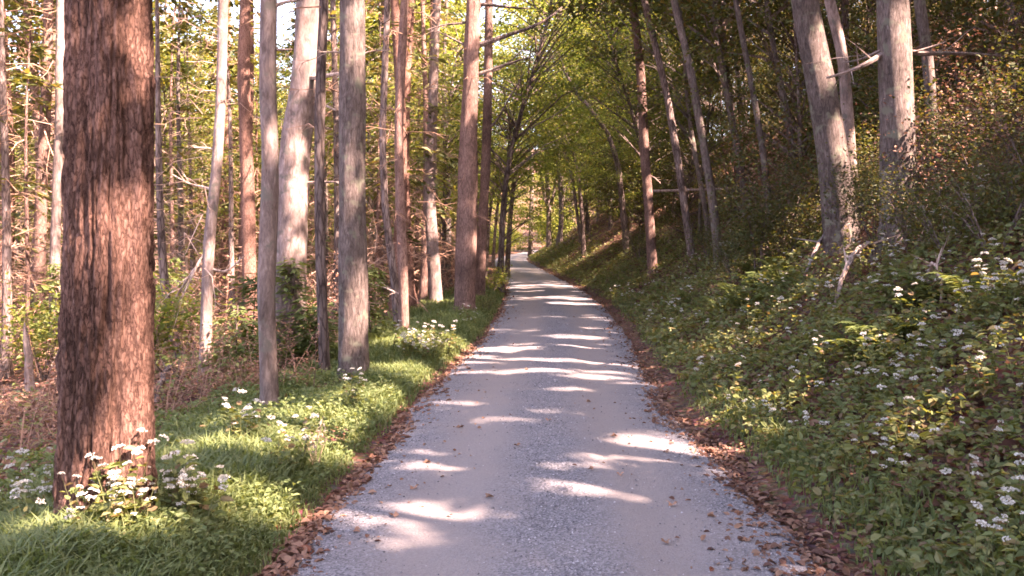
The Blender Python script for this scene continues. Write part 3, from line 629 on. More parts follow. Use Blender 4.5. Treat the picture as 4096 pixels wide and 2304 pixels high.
# ------------------------------------------------------------------ sunlit wood on the level side
rg = np.random.default_rng(101)
spots = []
def free(x, y, dmin):
    return all((x - a) ** 2 + (y - c) ** 2 > dmin ** 2 for a, c in spots)
def u_of(x, y): return 1288 + x / y * F
CONLOOK = ['reddish bare-stemmed conifer with dead twigs', 'brown-barked conifer with some low green sprays', 'dark bare-stemmed conifer with dead twigs', 'pale-barked conifer with pale twigs', 'reddish conifer with pale dead twigs', 'grey-barked conifer with many green sprays']
k = 0
for _ in range(6000):
    y = 15 + 80 * rg.random() ** 1.15; x = -(.02 + .66 * rg.random()) * y * 1.0 - 1.5
    L, R, rz = road_at(y)
    if L - x < (2.2 if y < 60 else 3) or not free(x, y, 1.0): continue
    u = u_of(x, y)
    if any(y < Y + .5 and abs(u - uu) < 40 for uu, Y in TRUNKS): continue
    if y < 21 and 380 < u < 1240 : continue
    if y < 17 and u > 60: continue
    spots.append((x, y)); kd = CON[k % 6] if rg.random() < .96 else FAR[1]; big = .45 + .65 * rg.random()
    place(kd, 'conifer_tree' if kd is not FAR[1] else 'broadleaf_tree', (x, y, float(terrain(x, y))), rg.random() * 6.28, big if kd is not FAR[1] else .6 + .6 * big,
          (('thin ' if big < .75 else 'tall ' if big > 1 else '') + CONLOOK[k % 6] + (behind(x, y) or ' in the sunlit wood')) if kd is not FAR[1] else 'leafy broadleaf tree among conifers' + (behind(x, y) or ' of the sunlit wood'),
          'conifers in the sunlit wood' if kd is not FAR[1] else 'broadleaf trees in the sunlit wood')
    k += 1
    if k >= 215: break
# leafy understorey trees: along the left wood, over the road, around the far bend
for u, Y, kd, s, grp in [(430, 30, 1, 1.0, 0), (470, 44, 3, 1.1, 0), (960, 30, 1, 1.0, 0), (1110, 36, 0, 1.05, 0), (930, 46, 3, 1.2, 0), (590, 50, 0, 1.2, 0), (300, 38, 3, 1.1, 0), (60, 30, 1, .9, 0), (740, 60, 0, 1.2, 0), (1060, 58, 3, 1.2, 0), (160, 55, 0, 1.2, 0),
                        (1252, 33, 2, 1.1, 1), (1268, 47, 2, 1.25, 1), (1215, 46, 2, 1.0, 1), (1235, 62, 2, 1.1, 1), (1190, 74, 0, 1.2, 1), (1130, 88, 3, 1.3, 1), (1250, 36, 0, .85, 1), (1160, 50, 3, 1.1, 1)]:
    p = at(u, 629, Y); z = float(terrain(p[0], Y)); kd = MAP[kd]
    place(kd, 'maple_tree', (p[0], Y, z), (rg.random() - .5) * 1.2 if grp else rg.random() * 6.28, s,
          'yellow-green understorey maple' + (behind(p[0], Y) or ' in the sunlit wood') if not grp else 'arching yellow-green maple on the level side of the road' + behind(p[0], Y),
          'understorey maples in the wood' if not grp else 'maples arching over the road from the level side')
k = 0
for _ in range(400):
    Y = 32 + 45 * rg.random(); u = -60 + 1270 * rg.random(); p = at(u, 629, Y); x = p[0]; L, R, rz = road_at(Y)
    if L - x < 3 or not free(x, Y, 2.2): continue
    spots.append((x, Y)); k += 1
    place(MAP[int(rg.integers(2, 4))], 'maple_tree', (x, Y, float(terrain(x, Y))), rg.random() * 6.28, .9 + .4 * rg.random(), 'yellow-green understorey maple' + (behind(x, Y) or ' in the sunlit wood'), 'understorey maples in the wood')
    if k >= 20: break
for u, Y, kd, s in [(1475, 52, 2, 1.2), (1640, 34, 2, .95), (1580, 46, 0, 1.0), (1540, 58, 2, 1.0), (1505, 72, 3, 1.0), (1700, 42, 3, 1.0), (1480, 90, 2, 1.1), (1610, 62, 0, 1.1), (1690, 56, 2, 1.1), (1760, 30, 1, .8)]:
    p = at(u, 629, Y); z = float(terrain(p[0], Y))
    place(MAP[kd], 'maple_tree', (p[0], Y, z), math.pi + (rg.random() - .5), s, 'yellow-green maple leaning over the road from the bank' + behind(p[0], Y), 'maples leaning from the bank', gaps=Y < 50)
for q in range(9):
    Y = 58 + 34 * rg.random(); L, R, rz = road_at(Y); sgn = -1 if q % 2 else 1; x = float((R + 2.5 + 8 * rg.random()) if sgn > 0 else (L - 2.5 - 12 * rg.random()))
    spots.append((x, Y))
    place(FAR[q % 2], 'broadleaf_tree', (x, Y, float(terrain(x, Y))), rg.random() * 6.28, 1.3 + .35 * rg.random(), 'very tall leafy tree flanking the road before its far bend', 'tall trees before the far bend')
# far wood closing the view
k = 0
for _ in range(3000):
    y = 92 + 75 * rg.random(); x = (-.62 + .80 * rg.random()) * y
    L, R, rz = road_at(y)
    if L - 2.5 < x < R + 2 or not free(x, y, 3.2): continue
    spots.append((x, y))
    place(FAR[int(rg.integers(3))], 'broadleaf_tree', (x, y, float(terrain(x, y))), rg.random() * 6.28, .8 + .5 * rg.random(), 'tall leafy tree in the bright wood beyond the far bend of the road', 'trees beyond the far bend')
    k += 1
    if k >= 85: break

FARGREEN = []
for q in range(64):
    y = 88 + 45 * rg.random(); u = 1180 + 230 * rg.random(); x = (u - 1288) / F * y; L, R, rz = road_at(y)
    if L - 1.5 < x < R + 1.5: continue
    FARGREEN.append((x, y))
# ------------------------------------------------------------------ hillside wood: trunks in view, then the canopy whose gaps let the sun down to the road
HILLOOK = ['thin dark-stemmed broadleaf tree', 'leaning grey-stemmed broadleaf tree']
k = 0
for _ in range(4000):
    y = 17 + 55 * rg.random(); u = 1560 + 1250 * rg.random(); x = (u - 1288) / F * y
    L, R, rz = road_at(y)
    if x - R < 3.2 or x > (24 if y < 26 else 17) or not free(x, y, 1.5): continue
    if any(y < Y + .5 and abs(u - uu) < 45 for uu, Y in TRUNKS): continue
    if blocks(x, y, .25, 12): continue
    spots.append((x, y)); kd = HIL[int(rg.integers(3))]
    place(kd, 'hillside_broadleaf', (x, y, float(terrain(x, y))), (rg.random() - .5) * 2.0, .75 + .5 * rg.random(), HILLOOK[kd is HIL[1]] + (behind(x, y) or ' in the shaded wood up the hillside'), 'broadleaf trees up the hillside', gaps=y < 42)
    k += 1
    if k >= 30: break
k = 0
for _ in range(6000):
    y = 16 + 75 * rg.random(); u = 1480 + 1180 * rg.random(); x = (u - 1288) / F * y; L, R, rz = road_at(y)
    if x - R < 3.4 or x > 34 or not free(x, y, 1.5): continue
    if any(y < Y + .8 and abs(u - uu) < 90 for uu, Y in TRUNKS): continue
    if blocks(x, y, 1.2, 7): continue
    spots.append((x, y)); q = k % 3
    kd = HIL_LOW[q] if q < 2 else CON[2]
    place(kd, 'understorey_tree' if q < 2 else 'conifer_tree', (x, y, float(terrain(x, y))), rg.random() * 6.28, .75 + .5 * rg.random() if q < 2 else .4 + .2 * rg.random(),
          ['bushy low dark-leaved tree', 'small spreading dark-leaved tree', 'half-dead conifer with brown bare twigs'][q] + (behind(x, y) or ' high on the shaded hillside'), 'low trees on the hillside', gaps=y < 34)
    k += 1
    if k >= 120: break
k = 0
for _ in range(6000):
    x = 4.2 + 12 * rg.random() if k < 42 else 13 + 15 * rg.random(); y = -17 + 46 * rg.random() if k < 42 else -14 + 42 * rg.random()
    L, R, rz = road_at(y)
    if x - R < 2.6 or not free(x, y, 1.9): continue
    if y > 5 and abs(x / y) < .60 and y < 19: continue          # keep the bank in view clear of extra stems
    if blocks(x, y, .3, 14): continue
    spots.append((x, y)); r = np.random.default_rng(300 + k); rz_ = 0.; H = 12 + 4 * r.random(); z = float(terrain(x, y))
    o = empty('canopy_tree', (x, y, z), 'tall shade tree on the hillside whose crown roofs the road', 'tree', 'shade trees on the hillside')
    zz = np.linspace(-.25, H * .9, 16); P = np.stack([-.06 * zz + .1 * np.sin(zz * .5 + k), .1 * np.sin(zz * .4 + 2*k), zz], 1)
    part('trunk', trunk_mesh(P, (.12 + .08 * r.random()) * (1 - .8 * np.clip(zz / H, 0, 1)), M['bark_grey'], 10, .1, k), o)
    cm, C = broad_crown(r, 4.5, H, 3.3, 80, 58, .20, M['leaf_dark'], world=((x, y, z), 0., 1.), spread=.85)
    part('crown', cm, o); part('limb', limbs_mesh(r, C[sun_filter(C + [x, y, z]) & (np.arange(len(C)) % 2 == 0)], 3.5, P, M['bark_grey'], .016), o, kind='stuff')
    k += 1
    if k >= 66: break
print('canopy trees', k)

# ------------------------------------------------------------------ dead wood lying about
def draped(name, label, poly, r0, mat, lift=.0, nseg=7, group=None, twn=6, arch=.34):
    G = np.array([ground_hit(u, v) for u, v in poly]); P = smooth_path(G, 16); P[:, 2] = np.maximum(P[:, 2], terrain(P[:, 0], P[:, 1])) + lift + arch * np.abs(np.sin(np.linspace(0, math.pi, 16))) ** .6
    r = np.random.default_rng(int(poly[0][0])); P += r.normal(size=P.shape) * .012
    base = P[0].copy(); b = B(); tube(b, P - base, np.linspace(r0, r0 * .45, 16), nseg, .15, 3)
    a = (P - base)[r.integers(2, 15, twn)]; dd = r.normal(size=(twn, 3)) * .22; dd[:, 2] = np.abs(dd[:, 2])
    o = single(name, b.mesh(name, M[mat]), label, 'branch', group, base); b = B(); twigs(b, a, a + dd * .5, a + dd, np.full(twn, r0 * .35)); part('twig', b.mesh('twig', M[mat]), o, kind='stuff')
    return o
draped('fallen_branch', 'long thin dead branch slanting down the bank below the stout leaning trunk', [(2172, 445), (2100, 522), (2062, 560), (2030, 612)], .04, 'bark_grey')
draped('fallen_branch', 'curved grey dead branch on the bank below the thick upright trunk', [(2195, 512), (2112, 582), (2076, 640), (2045, 700), (1990, 760)], .045, 'bark_pale')
draped('fallen_branch', 'bare broken branch with a sunlit top among red leaves on the bank', [(2218, 632), (2182, 655), (2155, 700), (2100, 785)], .05, 'dead_wood')
draped('fallen_branch', 'thin dead stick lying at the edge of the leaf litter beside the massive trunk', [(395, 1018), (450, 985)], .035, 'bark_dark')
draped('fallen_branch', 'pale bare stick on the upper bank among ferns', [(2330, 735), (2370, 772)], .02, 'dead_wood')
draped('fallen_log', 'dark rotting log lying in the wood behind the mottled grey trunk', [(925, 790), (985, 760), (1040, 735)], .14, 'bark_dark', arch=.1)
p0, p1 = at(1636, 481, 29.2), at(1990, 465, 27.6)
b = B(); tube(b, smooth_path([p0, (p0 + p1) / 2 + [0, 0, -.03], p1], 12) - p0, np.linspace(.05, .02, 12), 6, .1, 4)
twigs(b, np.array([p0 + (p1 - p0) * .56 - p0]), np.array([p0 + (p1 - p0) * .55 - p0 - [0, 0, .25]]), np.array([p0 + (p1 - p0) * .53 - p0 - [0, 0, .75]]), np.array([.02]))
single('dead_pole', b.mesh('dead_pole', M['dead_wood']), 'straight bare dead pole lodged level between the slim trunks on the bank', 'branch', None, p0)

# ------------------------------------------------------------------ shrubs, saplings, ferns
def kind_sapling(seed, H, rad, n):
    r = np.random.default_rng(seed); z = np.linspace(-.08, H, 10); P = np.stack([.03 * np.sin(z * 3), .03 * np.cos(z * 2), z], 1)
    b = B(); conifer_sprays(r, b, .15 * H, H, rad, .12, n, .17, .25, 8)
    return trunk_mesh(P, .022 * (1 - .8 * np.clip(z / H, 0, 1)), M['bark_dark'], 6, .05, seed, .1), b.mesh('foliage', M['fern'])
SAP = [kind_sapling(81, 1.5, .85, 46), kind_sapling(82, 2.2, 1.1, 64), kind_sapling(83, 1.0, .6, 34)]
def sapling(x, y, k, s, label, group):
    o = empty('conifer_sapling', (x, y, float(terrain(x, y))), label, 'sapling', group, rg.random() * 6, s)
    part('trunk', SAP[k][0], o); part('foliage', SAP[k][1], o)
for u, v, k, s in [(735, 925, 0, 1.0), (800, 930, 2, 1.1), (600, 965, 2, 1.0), (640, 950, 0, .9), (930, 870, 0, .9), (430, 900, 1, .9), (960, 800, 0, .8)]:
    p = ground_hit(u, v); sapling(p[0], p[1], k, s, 'low pale-green conifer sapling under the trunks behind the grass verge', 'conifer saplings behind the verge')
for _ in range(26):
    y = 16 + 35 * rg.random(); x = -(.12 + .5 * rg.random()) * y - 2.2
    sapling(x, y, int(rg.integers(3)), .7 + .8 * rg.random(), 'low green conifer sapling' + (behind(x, y) or ' deep in the sunlit wood'), 'conifer saplings in the wood')

def kind_shrub(seed, H, rad, n, size, mat):
    r = np.random.default_rng(seed); ns = 9
    az = r.random(ns) * 6.28; tip = np.stack([np.cos(az) * rad * .7, np.sin(az) * rad * .7, H * (.6 + .4 * r.random(ns))], 1)
    b = B(); twigs(b, np.tile([0, 0, -.05], (ns, 1)) + r.normal(size=(ns, 3)) * .02, tip * .5 + [0, 0, .1], tip, np.full(ns, .012)); sm = b.mesh('stem', M['bark_dark'])
    k = r.integers(ns, size=n); t = .35 + .65 * r.random(n) ** .7
    P = tip[k] * t[:, None] + r.normal(size=(n, 3)) * rad * .22; P[:, 2] = np.abs(P[:, 2])
    b = B(); Ls = size * (.6 + .8 * r.random(n)); leaves(b, P, rdir(r, n, .5), unit(np.array([0, 0, 1.]) + r.normal(size=(n, 3)) * .6), Ls, Ls * .6)
    return sm, b.mesh('foliage', M[mat])
SHR = [kind_shrub(91, 1.1, .8, 1700, .05, 'leaf_dark'), kind_shrub(92, 1.6, 1.0, 2400, .052, 'leaf_dark'), kind_shrub(93, .8, .7, 1100, .06, 'cover'), kind_shrub(94, 1.5, 1.0, 1100, .055, 'litter'), kind_shrub(95, 1.3, .9, 1200, .09, 'leaf_maple')]
def kind_brush(seed, mat='twig_pale', lm='litter'):
    r = np.random.default_rng(seed); m = 11; az = r.random(m) * 6.28; a0 = r.normal(size=(m, 3)) * [.35, .35, 0] + [0, 0, -.05]
    tp = a0 + np.stack([np.cos(az) * r.random(m) * .9, np.sin(az) * r.random(m) * .9, .5 + 1.1 * r.random(m)], 1)
    b = B(); md = (a0 + tp) / 2 + r.normal(size=(m, 3)) * .14; twigs(b, a0, md, tp, .007 + .008 * r.random(m))
    n = 150; k = r.integers(m, size=n); t = (.2 + .8 * r.random(n))[:, None]; P0 = np.where(t < .5, a0[k] + (md[k] - a0[k]) * t * 2, md[k] + (tp[k] - md[k]) * (t * 2 - 1))
    d = rdir(r, n, .55) * (.15 + .55 * r.random(n) ** 2)[:, None]; d[:, 2] += .05
    twigs(b, P0, P0 + d * .5 + r.normal(size=(n, 3)) * .04, P0 + d, .002 + .003 * r.random(n)); sm = b.mesh('stem', M[mat])
    q = 420; kk = r.integers(n, size=q); b = B(); L = .035 + .04 * r.random(q); leaves(b, P0[kk] + d[kk] * r.random(q)[:, None], rdir(r, q, .6), rdir(r, q, 2), L, L * .6)
    return sm, b.mesh('foliage', M[lm])
SHR.append(kind_brush(97, 'twig')); SHR.append(kind_brush(98)); SHR.append(kind_brush(99, 'bark_dark', 'leaf_dark'))
def shrub(x, y, k, s, label, group):
    o = empty('shrub', (x, y, float(terrain(x, y))), label, 'shrub', group, rg.random() * 6, s)
    part('stem', SHR[k][0], o); part('foliage', SHR[k][1], o)
n = 0
while n < 95:
    y = 9 + 42 * rg.random(); u = 1420 + 1250 * rg.random(); x = (u - 1288) / F * y; L, R, rz = road_at(y)
    if x - R < 2.0 or (x - R < 3.4 and y < 16): continue
    if blocks(x, y, .9, 2.0): continue
    q = int(rg.choice([0, 1, 1, 2, 3, 0, 7, 7])); shrub(x, y, q, .7 + .9 * rg.random(), ['low dark green bush', 'tall dark green bush', 'small mid-green bush', 'rusty-brown bush', '', '', '', 'dark twiggy brush'][q] + (behind(x, y) or ' on the shaded hillside above the road'), 'bushes on the hillside'); n += 1
n = 0
while n < 130:
    y = 12.5 + 50 * rg.random(); u = 1250 * rg.random() - 60; x = (u - 1288) / F * y; L, R, rz = road_at(y)
    if L - x < 2.2: continue
    q = int(rg.choice([3, 5, 3, 6, 5, 6, 5, 4])); shrub(x, y, q, .6 + .9 * rg.random(), {3: 'low rusty-brown leafy bush', 4: 'yellow-green bush', 5: 'bare twiggy brush with dry leaves', 6: 'tangled pale twiggy brush'}[q] + (behind(x, y) or ' on the floor of the sunlit wood'), 'bushes on the floor of the sunlit wood'); n += 1
for q, (u, v) in enumerate([(2040, 520), (2110, 560), (2190, 520), (2330, 560), (2400, 480), (2480, 520), (2300, 640), (2450, 600), (2380, 650), (2520, 420), (2000, 470), (2200, 610), (2560, 560), (1960, 560), (2500, 660), (2430, 400)]):
    p = ground_hit(u, v); k = (1, 7, 0, 3, 7, 1)[q % 6]
    shrub(p[0], p[1], k, .55 + .4 * rg.random(), {0: 'low dark green bush', 1: 'tall dark green bush', 3: 'rusty-brown bush', 7: 'dark twiggy brush'}[k] + ' around the feet of the two thick hillside trunks', 'bushes around the thick hillside trunks')
for u, v in [(430, 1000), (520, 1020), (600, 1000), (560, 965), (650, 985), (470, 970), (420, 1060), (730, 985), (10, 1080), (60, 1150), (120, 1060)]:
    p = ground_hit(u, v); shrub(p[0], p[1], 5, .45 + .3 * rg.random(), 'low brown twiggy brush at the back of the grass verge', 'brush at the back of the verge')
for x, y in FARGREEN: shrub(x, y, 4, 1.6 + 1.6 * rg.random(), 'bright yellow-green bush beyond the far bend of the road', 'bright bushes beyond the far bend')
p = ground_hit(1238, 742); shrub(p[0], p[1], 4, .75, 'bright green leafy bush at the road edge beside the roadside pines', None)
p = ground_hit(1222, 790); shrub(p[0], p[1], 2, .6, 'rounded low green bush in front of the thinner roadside pine', None)

def frond_mesh(seed, Ln, arch):
    r = np.random.default_rng(seed); t = np.linspace(0, 1, 17)
    X = Ln * t * .85; Z = Ln * arch * np.sin(t * 2.2) * .75
    C = np.stack([X, 0 * t, Z], 1); b = B(); tube(b, C, np.linspace(.004, .0015, 17), 3, cap=False)
    tt = np.repeat(np.linspace(.15, .98, 22), 2); sd_ = np.tile([1., -1], 22)
    P = np.stack([np.interp(tt, t, C[:, 0]), 0 * tt, np.interp(tt, t, C[:, 2])], 1)
    ln = Ln * .26 * np.sin(np.clip((1.04 - tt) * 1.9, 0, 1.57)) * (.9 + .2 * r.random(44))
    d = np.stack([.45 + 0 * tt, sd_, -.15 + .1 * r.normal(size=44)], 1)
    leaves(b, P, d, np.tile([0, 0, 1.], (44, 1)), ln, ln * .3 + .008, .03)
    return b.mesh('frond', M['fern'])
FR = [frond_mesh(1, .62, .55), frond_mesh(2, .5, .75), frond_mesh(3, .7, .4)]
def fern(p, s, label, group):
    o = empty('fern', p, label, 'fern', group, rg.random() * 6, s); n = int(rg.integers(6, 10))
    for q in range(n):
        part('frond', FR[int(rg.integers(3))], o, (0, 0, 0), (0, -.25 * rg.random(), q * 6.283 / n + .3 * rg.random()), .8 + .35 * rg.random())
for u, v in [(1890, 750), (1930, 735), (1965, 725), (1850, 760), (1905, 700), (1780, 800), (1820, 790), (1960, 690), (1700, 790), (1870, 790), (2010, 740), (1660, 760), (1740, 770), (1980, 770),
             (2260, 780), (2300, 800), (2340, 770), (2450, 790), (2200, 900), (2230, 880), (2170, 930), (2070, 560), (2010, 520), (1960, 540), (1560, 720), (1600, 715), (1500, 690)]:
    p = ground_hit(u, v); m = sorted((abs(u - uu), sh) for sh, uu, Y in MARKS if sh and uu > 1560 and Y > p[1] - 1)
    fern(p, .75 + .5 * rg.random(), 'green fern with arching fronds on the bank ' + ('below the ' + m[0][1] if m and m[0][0] < 120 else 'above the road'), 'ferns on the bank')
for u, v in [(760, 900), (830, 890), (720, 930), (940, 880), (470, 955), (600, 940)]:
    fern(ground_hit(u, v), .9 + .4 * rg.random(), 'pale green fern under the trunks behind the grass verge', 'ferns behind the verge')

# ------------------------------------------------------------------ grass, ground cover, leaf litter, gravel
def scatter_y(r, n, a, c, pw):       # distances spread so that the far ground gets fewer
    t = r.random(n); q = 1.0005 - pw
    return (a ** q + (c ** q - a ** q) * t) ** (1 / q)
def grass(name, n, side, s0, s1, ya, yb, h0, label, seed, thr=-.35):
    r = np.random.default_rng(seed); y = scatter_y(r, n, ya, yb, 1.25); s = s0 + (s1 - s0) * r.random(n); L, R, rz = road_at(y)
    x = R + s if side > 0 else L - s
    m = fbm(x * .9, y * .5, None, seed); ok = (m > thr) & (r.random(n) < np.clip((s - s0) / .25 + .15, 0, 1) * np.clip((s1 - s) / .5 + .1, 0, 1))
    x, y, m = x[ok], y[ok], m[ok]; n = len(x); P0 = np.stack([x, y, terrain(x, y) - .01], 1)
    h = h0 * (.5 + .8 * r.random(n)) * (1 + .45 * m) * np.clip((s[ok] - s0) / .5 + .35, 0, 1.1); az = r.random(n) * 6.283; ln = h * (.25 + .6 * r.random(n))
    o = np.stack([np.cos(az), np.sin(az), 0 * az], 1); sd_ = np.stack([-np.sin(az), np.cos(az), 0 * az], 1) * ((.0022 + .0035 * r.random(n)) * (1 + .05 * y))[:, None]
    P1 = P0 + o * (ln * .35)[:, None] + [0, 0, 1] * (h * .72)[:, None]; P2 = P0 + o * ln[:, None] + [0, 0, 1] * (h * (.98 - .25 * r.random(n)))[:, None]
    V = np.stack([P0 - sd_ * .7, P0 + sd_ * .7, P1 + sd_, P1 - sd_, P2], 1).reshape(-1, 3); k = np.arange(n)[:, None] * 5
    b = B(); b.add(V, k + np.array([0, 1, 2, 3]), k + np.array([3, 2, 4])); stuff(name, b.mesh(name, M['grass']), label, 'grass')
grass('grass', 132000, -1, .12, 2.3, 2.6, 34, .17, 'soft green grass growing along the verge under the massive trunk', 5, -.9)
grass('grass', 11000, 1, .26, .8, 2.6, 40, .12, 'short green grass tufts along the foot of the bank', 6, -.05)

def cover(name, n, fn, size, hmax, mat, seed, label, cat='ground cover', thr=-.6):
    r = np.random.default_rng(seed); x, y, dens = fn(r, n)
    ok = r.random(n) < dens; x, y = x[ok], y[ok]; n = len(x)
    hf = np.clip(.55 + .6 * fbm(x * 1.6, y * 1.6, None, seed), .12, 1.2) * hmax
    P = np.stack([x, y, terrain(x, y) + hf * r.random(n) ** .7], 1)
    L = size * (.55 + .9 * r.random(n)) * (1 + .022 * y)
    D, N = rdir(r, n, .35), unit(np.array([-.15, -.1, 1.]) + r.normal(size=(n, 3)) * .5); c = y < 11; L = np.where(c, L * .88, L)
    b = B(); oval_leaves(b, P[c], D[c], N[c], L[c], L[c] * .66); leaves(b, P[~c], D[~c], N[~c], L[~c], L[~c] * .68)
    return stuff(name, b.mesh(name, M[mat]), label, cat)
def bank(s0, s1, ya, yb, seed, fade):
    def f(r, n):
        y = scatter_y(r, n, ya, yb, 1.2); s = s0 + (s1 - s0) * r.random(n) ** .9; L, R, rz = road_at(y); x = R + s
        return x, y, np.clip((s - s0) / .3, 0, 1) * np.clip(1.15 - (s / fade) ** 2 + .6 * fbm(x * .5, y * .5, None, seed), .06, 1)
    return f
cover('ground_cover', 300000, bank(.25, 8.5, 2.6, 115, 3, 3.6), .056, .36, 'cover', 8, 'dense leafy green herbs covering the roadside bank')
def verge(r, n):
    y = scatter_y(r, n, 3, 45, 1.1); s = .9 + 4.5 * r.random(n); L, R, rz = road_at(y); x = L - s
    return x, y, np.clip(.35 + .9 * fbm(x * .6, y * .6, None, 31), .0, .9) * np.clip((s - .9) / .8, 0.15, 1)
cover('ground_cover', 17000, verge, .055, .34, 'cover', 9, 'low leafy plants between the trunks behind the grass verge')

def litter(name, n, fn, seed, label, size=.07, lift=.012):
    r = np.random.default_rng(seed); x, y, zf = fn(r, n); n = len(x)
    P = np.stack([x, y, zf + lift * (.3 + r.random(n))], 1); L = size * (.5 + .8 * r.random(n)) * (1 + .012 * y)
    b = B(); D, N, c = rdir(r, n, .25), unit(np.array([0, 0, 1.]) + r.normal(size=(n, 3)) * .33), y < 11; oval_leaves(b, P[c], D[c], N[c], L[c], L[c] * .7, .2); leaves(b, P[~c], D[~c], N[~c], L[~c], L[~c] * .66, .18)
    return stuff(name, b.mesh(name, M['litter']), label, 'leaves')
def edge_l(r, n):
    y = scatter_y(r, n, 2.8, 60, 1.35); L, R, rz = road_at(y); x = L + r.normal(size=n) * .09 * (1 + .9 * vnoise(y * .8, 0 * y, None, 2)) + .07 * vnoise(y * 1.1, 3 + 0 * y, None, 6) - .02; return x, y, np.maximum(terrain(x, y), road_z(np.maximum(x, L - .1), y) - .01)
def edge_r(r, n):
    y = scatter_y(r, n, 2.8, 60, 1.35); L, R, rz = road_at(y); x = R + r.normal(size=n) * .13 * (1 + .9 * vnoise(y * .8, 0 * y, None, 4)) + .09 * vnoise(y * 1.1, 7 + 0 * y, None, 8) + .03; return x, y, np.maximum(terrain(x, y), road_z(np.minimum(x, R + .1), y) - .01)
def grass_leaves(r, n):
    y = scatter_y(r, n, 2.6, 30, 1.3); s = .2 + 2.4 * r.random(n); L, R, rz = road_at(y); x = L - s
    return x, y, np.clip((s - .15) / .3, 0, 1) * np.clip(.75 + .6 * fbm(x * .8, y * .8, None, 77), .1, 1)
cover('grass', 110000, grass_leaves, .036, .22, 'grass', 10, 'fine leafy grass tops along the verge', 'grass')
litter('leaf_litter', 3600, edge_l, 41, 'drift of fallen brown leaves along the road edge by the grass', .055)
litter('leaf_litter', 4400, edge_r, 42, 'drift of fallen brown leaves along the road edge by the bank', .055)
def strays(r, n):
    y = scatter_y(r, n, 3.2, 30, 1.2); L, R, rz = road_at(y); c = np.where(r.random(n) < .5, 1, -1) * (1 - np.abs(r.normal(size=n)) * .32); c = np.clip(c, -.98, .98); x = (L + R) / 2 + c * (R - L) / 2; return x, y, road_z(x, y)
litter('leaf_litter', 420, strays, 47, 'small scraps of dry leaf blown across the gravel', .035, .006)
def wood_floor(r, n):
    y = scatter_y(r, n, 4, 70, 1.0); s = 1.6 + 26 * r.random(n) ** 1.3; L, R, rz = road_at(y); x = L - s; return x, y, terrain(x, y)
litter('leaf_litter', 42000, wood_floor, 43, 'russet fallen leaves covering the floor of the level wood', .095, .03)
def hill_floor(r, n):
    y = scatter_y(r, n, 4, 60, 1.0); s = .8 + 20 * r.random(n) ** 1.2; L, R, rz = road_at(y); x = R + s; return x, y, terrain(x, y)
litter('leaf_litter', 42000, hill_floor, 44, 'russet fallen leaves covering the hillside', .095, .03)

r = np.random.default_rng(55); n = 28000
y = scatter_y(r, n, 2.8, 26, 1.5); L, R, rz = road_at(y)
c = np.where(r.random(n) < .45, r.normal(size=n) * .13 + .02, np.where(r.random(n) < .5, -1, 1) * (1.02 - np.abs(r.normal(size=n)) * .16)); c = np.where(r.random(n) < .18, r.random(n) * 2 - 1, c)
x = (L + R) / 2 + c * (R - L) / 2; sz = (.003 + .0075 * r.random(n) ** 3) * (1 + .03 * y)
ctr = np.stack([x, y, road_z(x, y) + sz * .15], 1); d = unit(r.normal(size=(n, 3))); d[:, 2] *= .3; s1 = unit(np.cross(d, [0, 0, 1.]))
o4 = np.stack([ctr + d * sz[:, None], ctr + s1 * sz[:, None] * .8, ctr - d * sz[:, None] * .9, ctr - s1 * sz[:, None] * .7, ctr + np.stack([0*sz, 0*sz, sz * .75], 1)], 1)
k = np.arange(n)[:, None] * 5
b = B(); b.add(o4.reshape(-1, 3), None, np.concatenate([k + np.array(q) for q in ([0, 1, 4], [1, 2, 4], [2, 3, 4], [3, 0, 4])]))
stuff('gravel', b.mesh('gravel', M['stone']), 'loose blue-grey gravel stones strewn over the road crown and edges', 'gravel')

# single leaves on the open gravel
def leaf_single(seed):
    r = np.random.default_rng(seed); a = np.linspace(0, 6.283, 11)[:-1]; rad = .027 * (1 + .35 * np.cos(a * 5)) ; V = np.stack([np.cos(a) * rad, np.sin(a) * rad * .8, .012 * np.cos(a * 2 + seed) + .012], 1)
    V = np.vstack([V, [0, 0, .004]]); T = [(q, (q + 1) % 10, 10) for q in range(10)]
    b = B(); b.add(V, None, T); return b.mesh('fallen_leaf', M['litter'])
LF = [leaf_single(q) for q in range(3)]
for q, (u, v) in enumerate([(1675, 1400), (1486, 1212), (1158, 1095), (1325, 948), (1040, 1255), (1790, 1330), (1300, 1150), (1075, 1190), (1560, 1225), (1690, 1300), (1845, 1215), (1230, 1290), (1545, 1120), (1380, 1085), (990, 1330), (1150, 1000), (1480, 1030), (1880, 1390), (1920, 1350), (860, 1300)]):
    p = ground_hit(u, v); p[2] = road_z(p[0], p[1]) + .003
    single('fallen_leaf', LF[q % 3], 'single curled brown leaf lying out on the bare gravel', 'leaf', 'single leaves on the gravel', p, (0, 0, q * 1.7), 1.0 + .3 * rg.random())

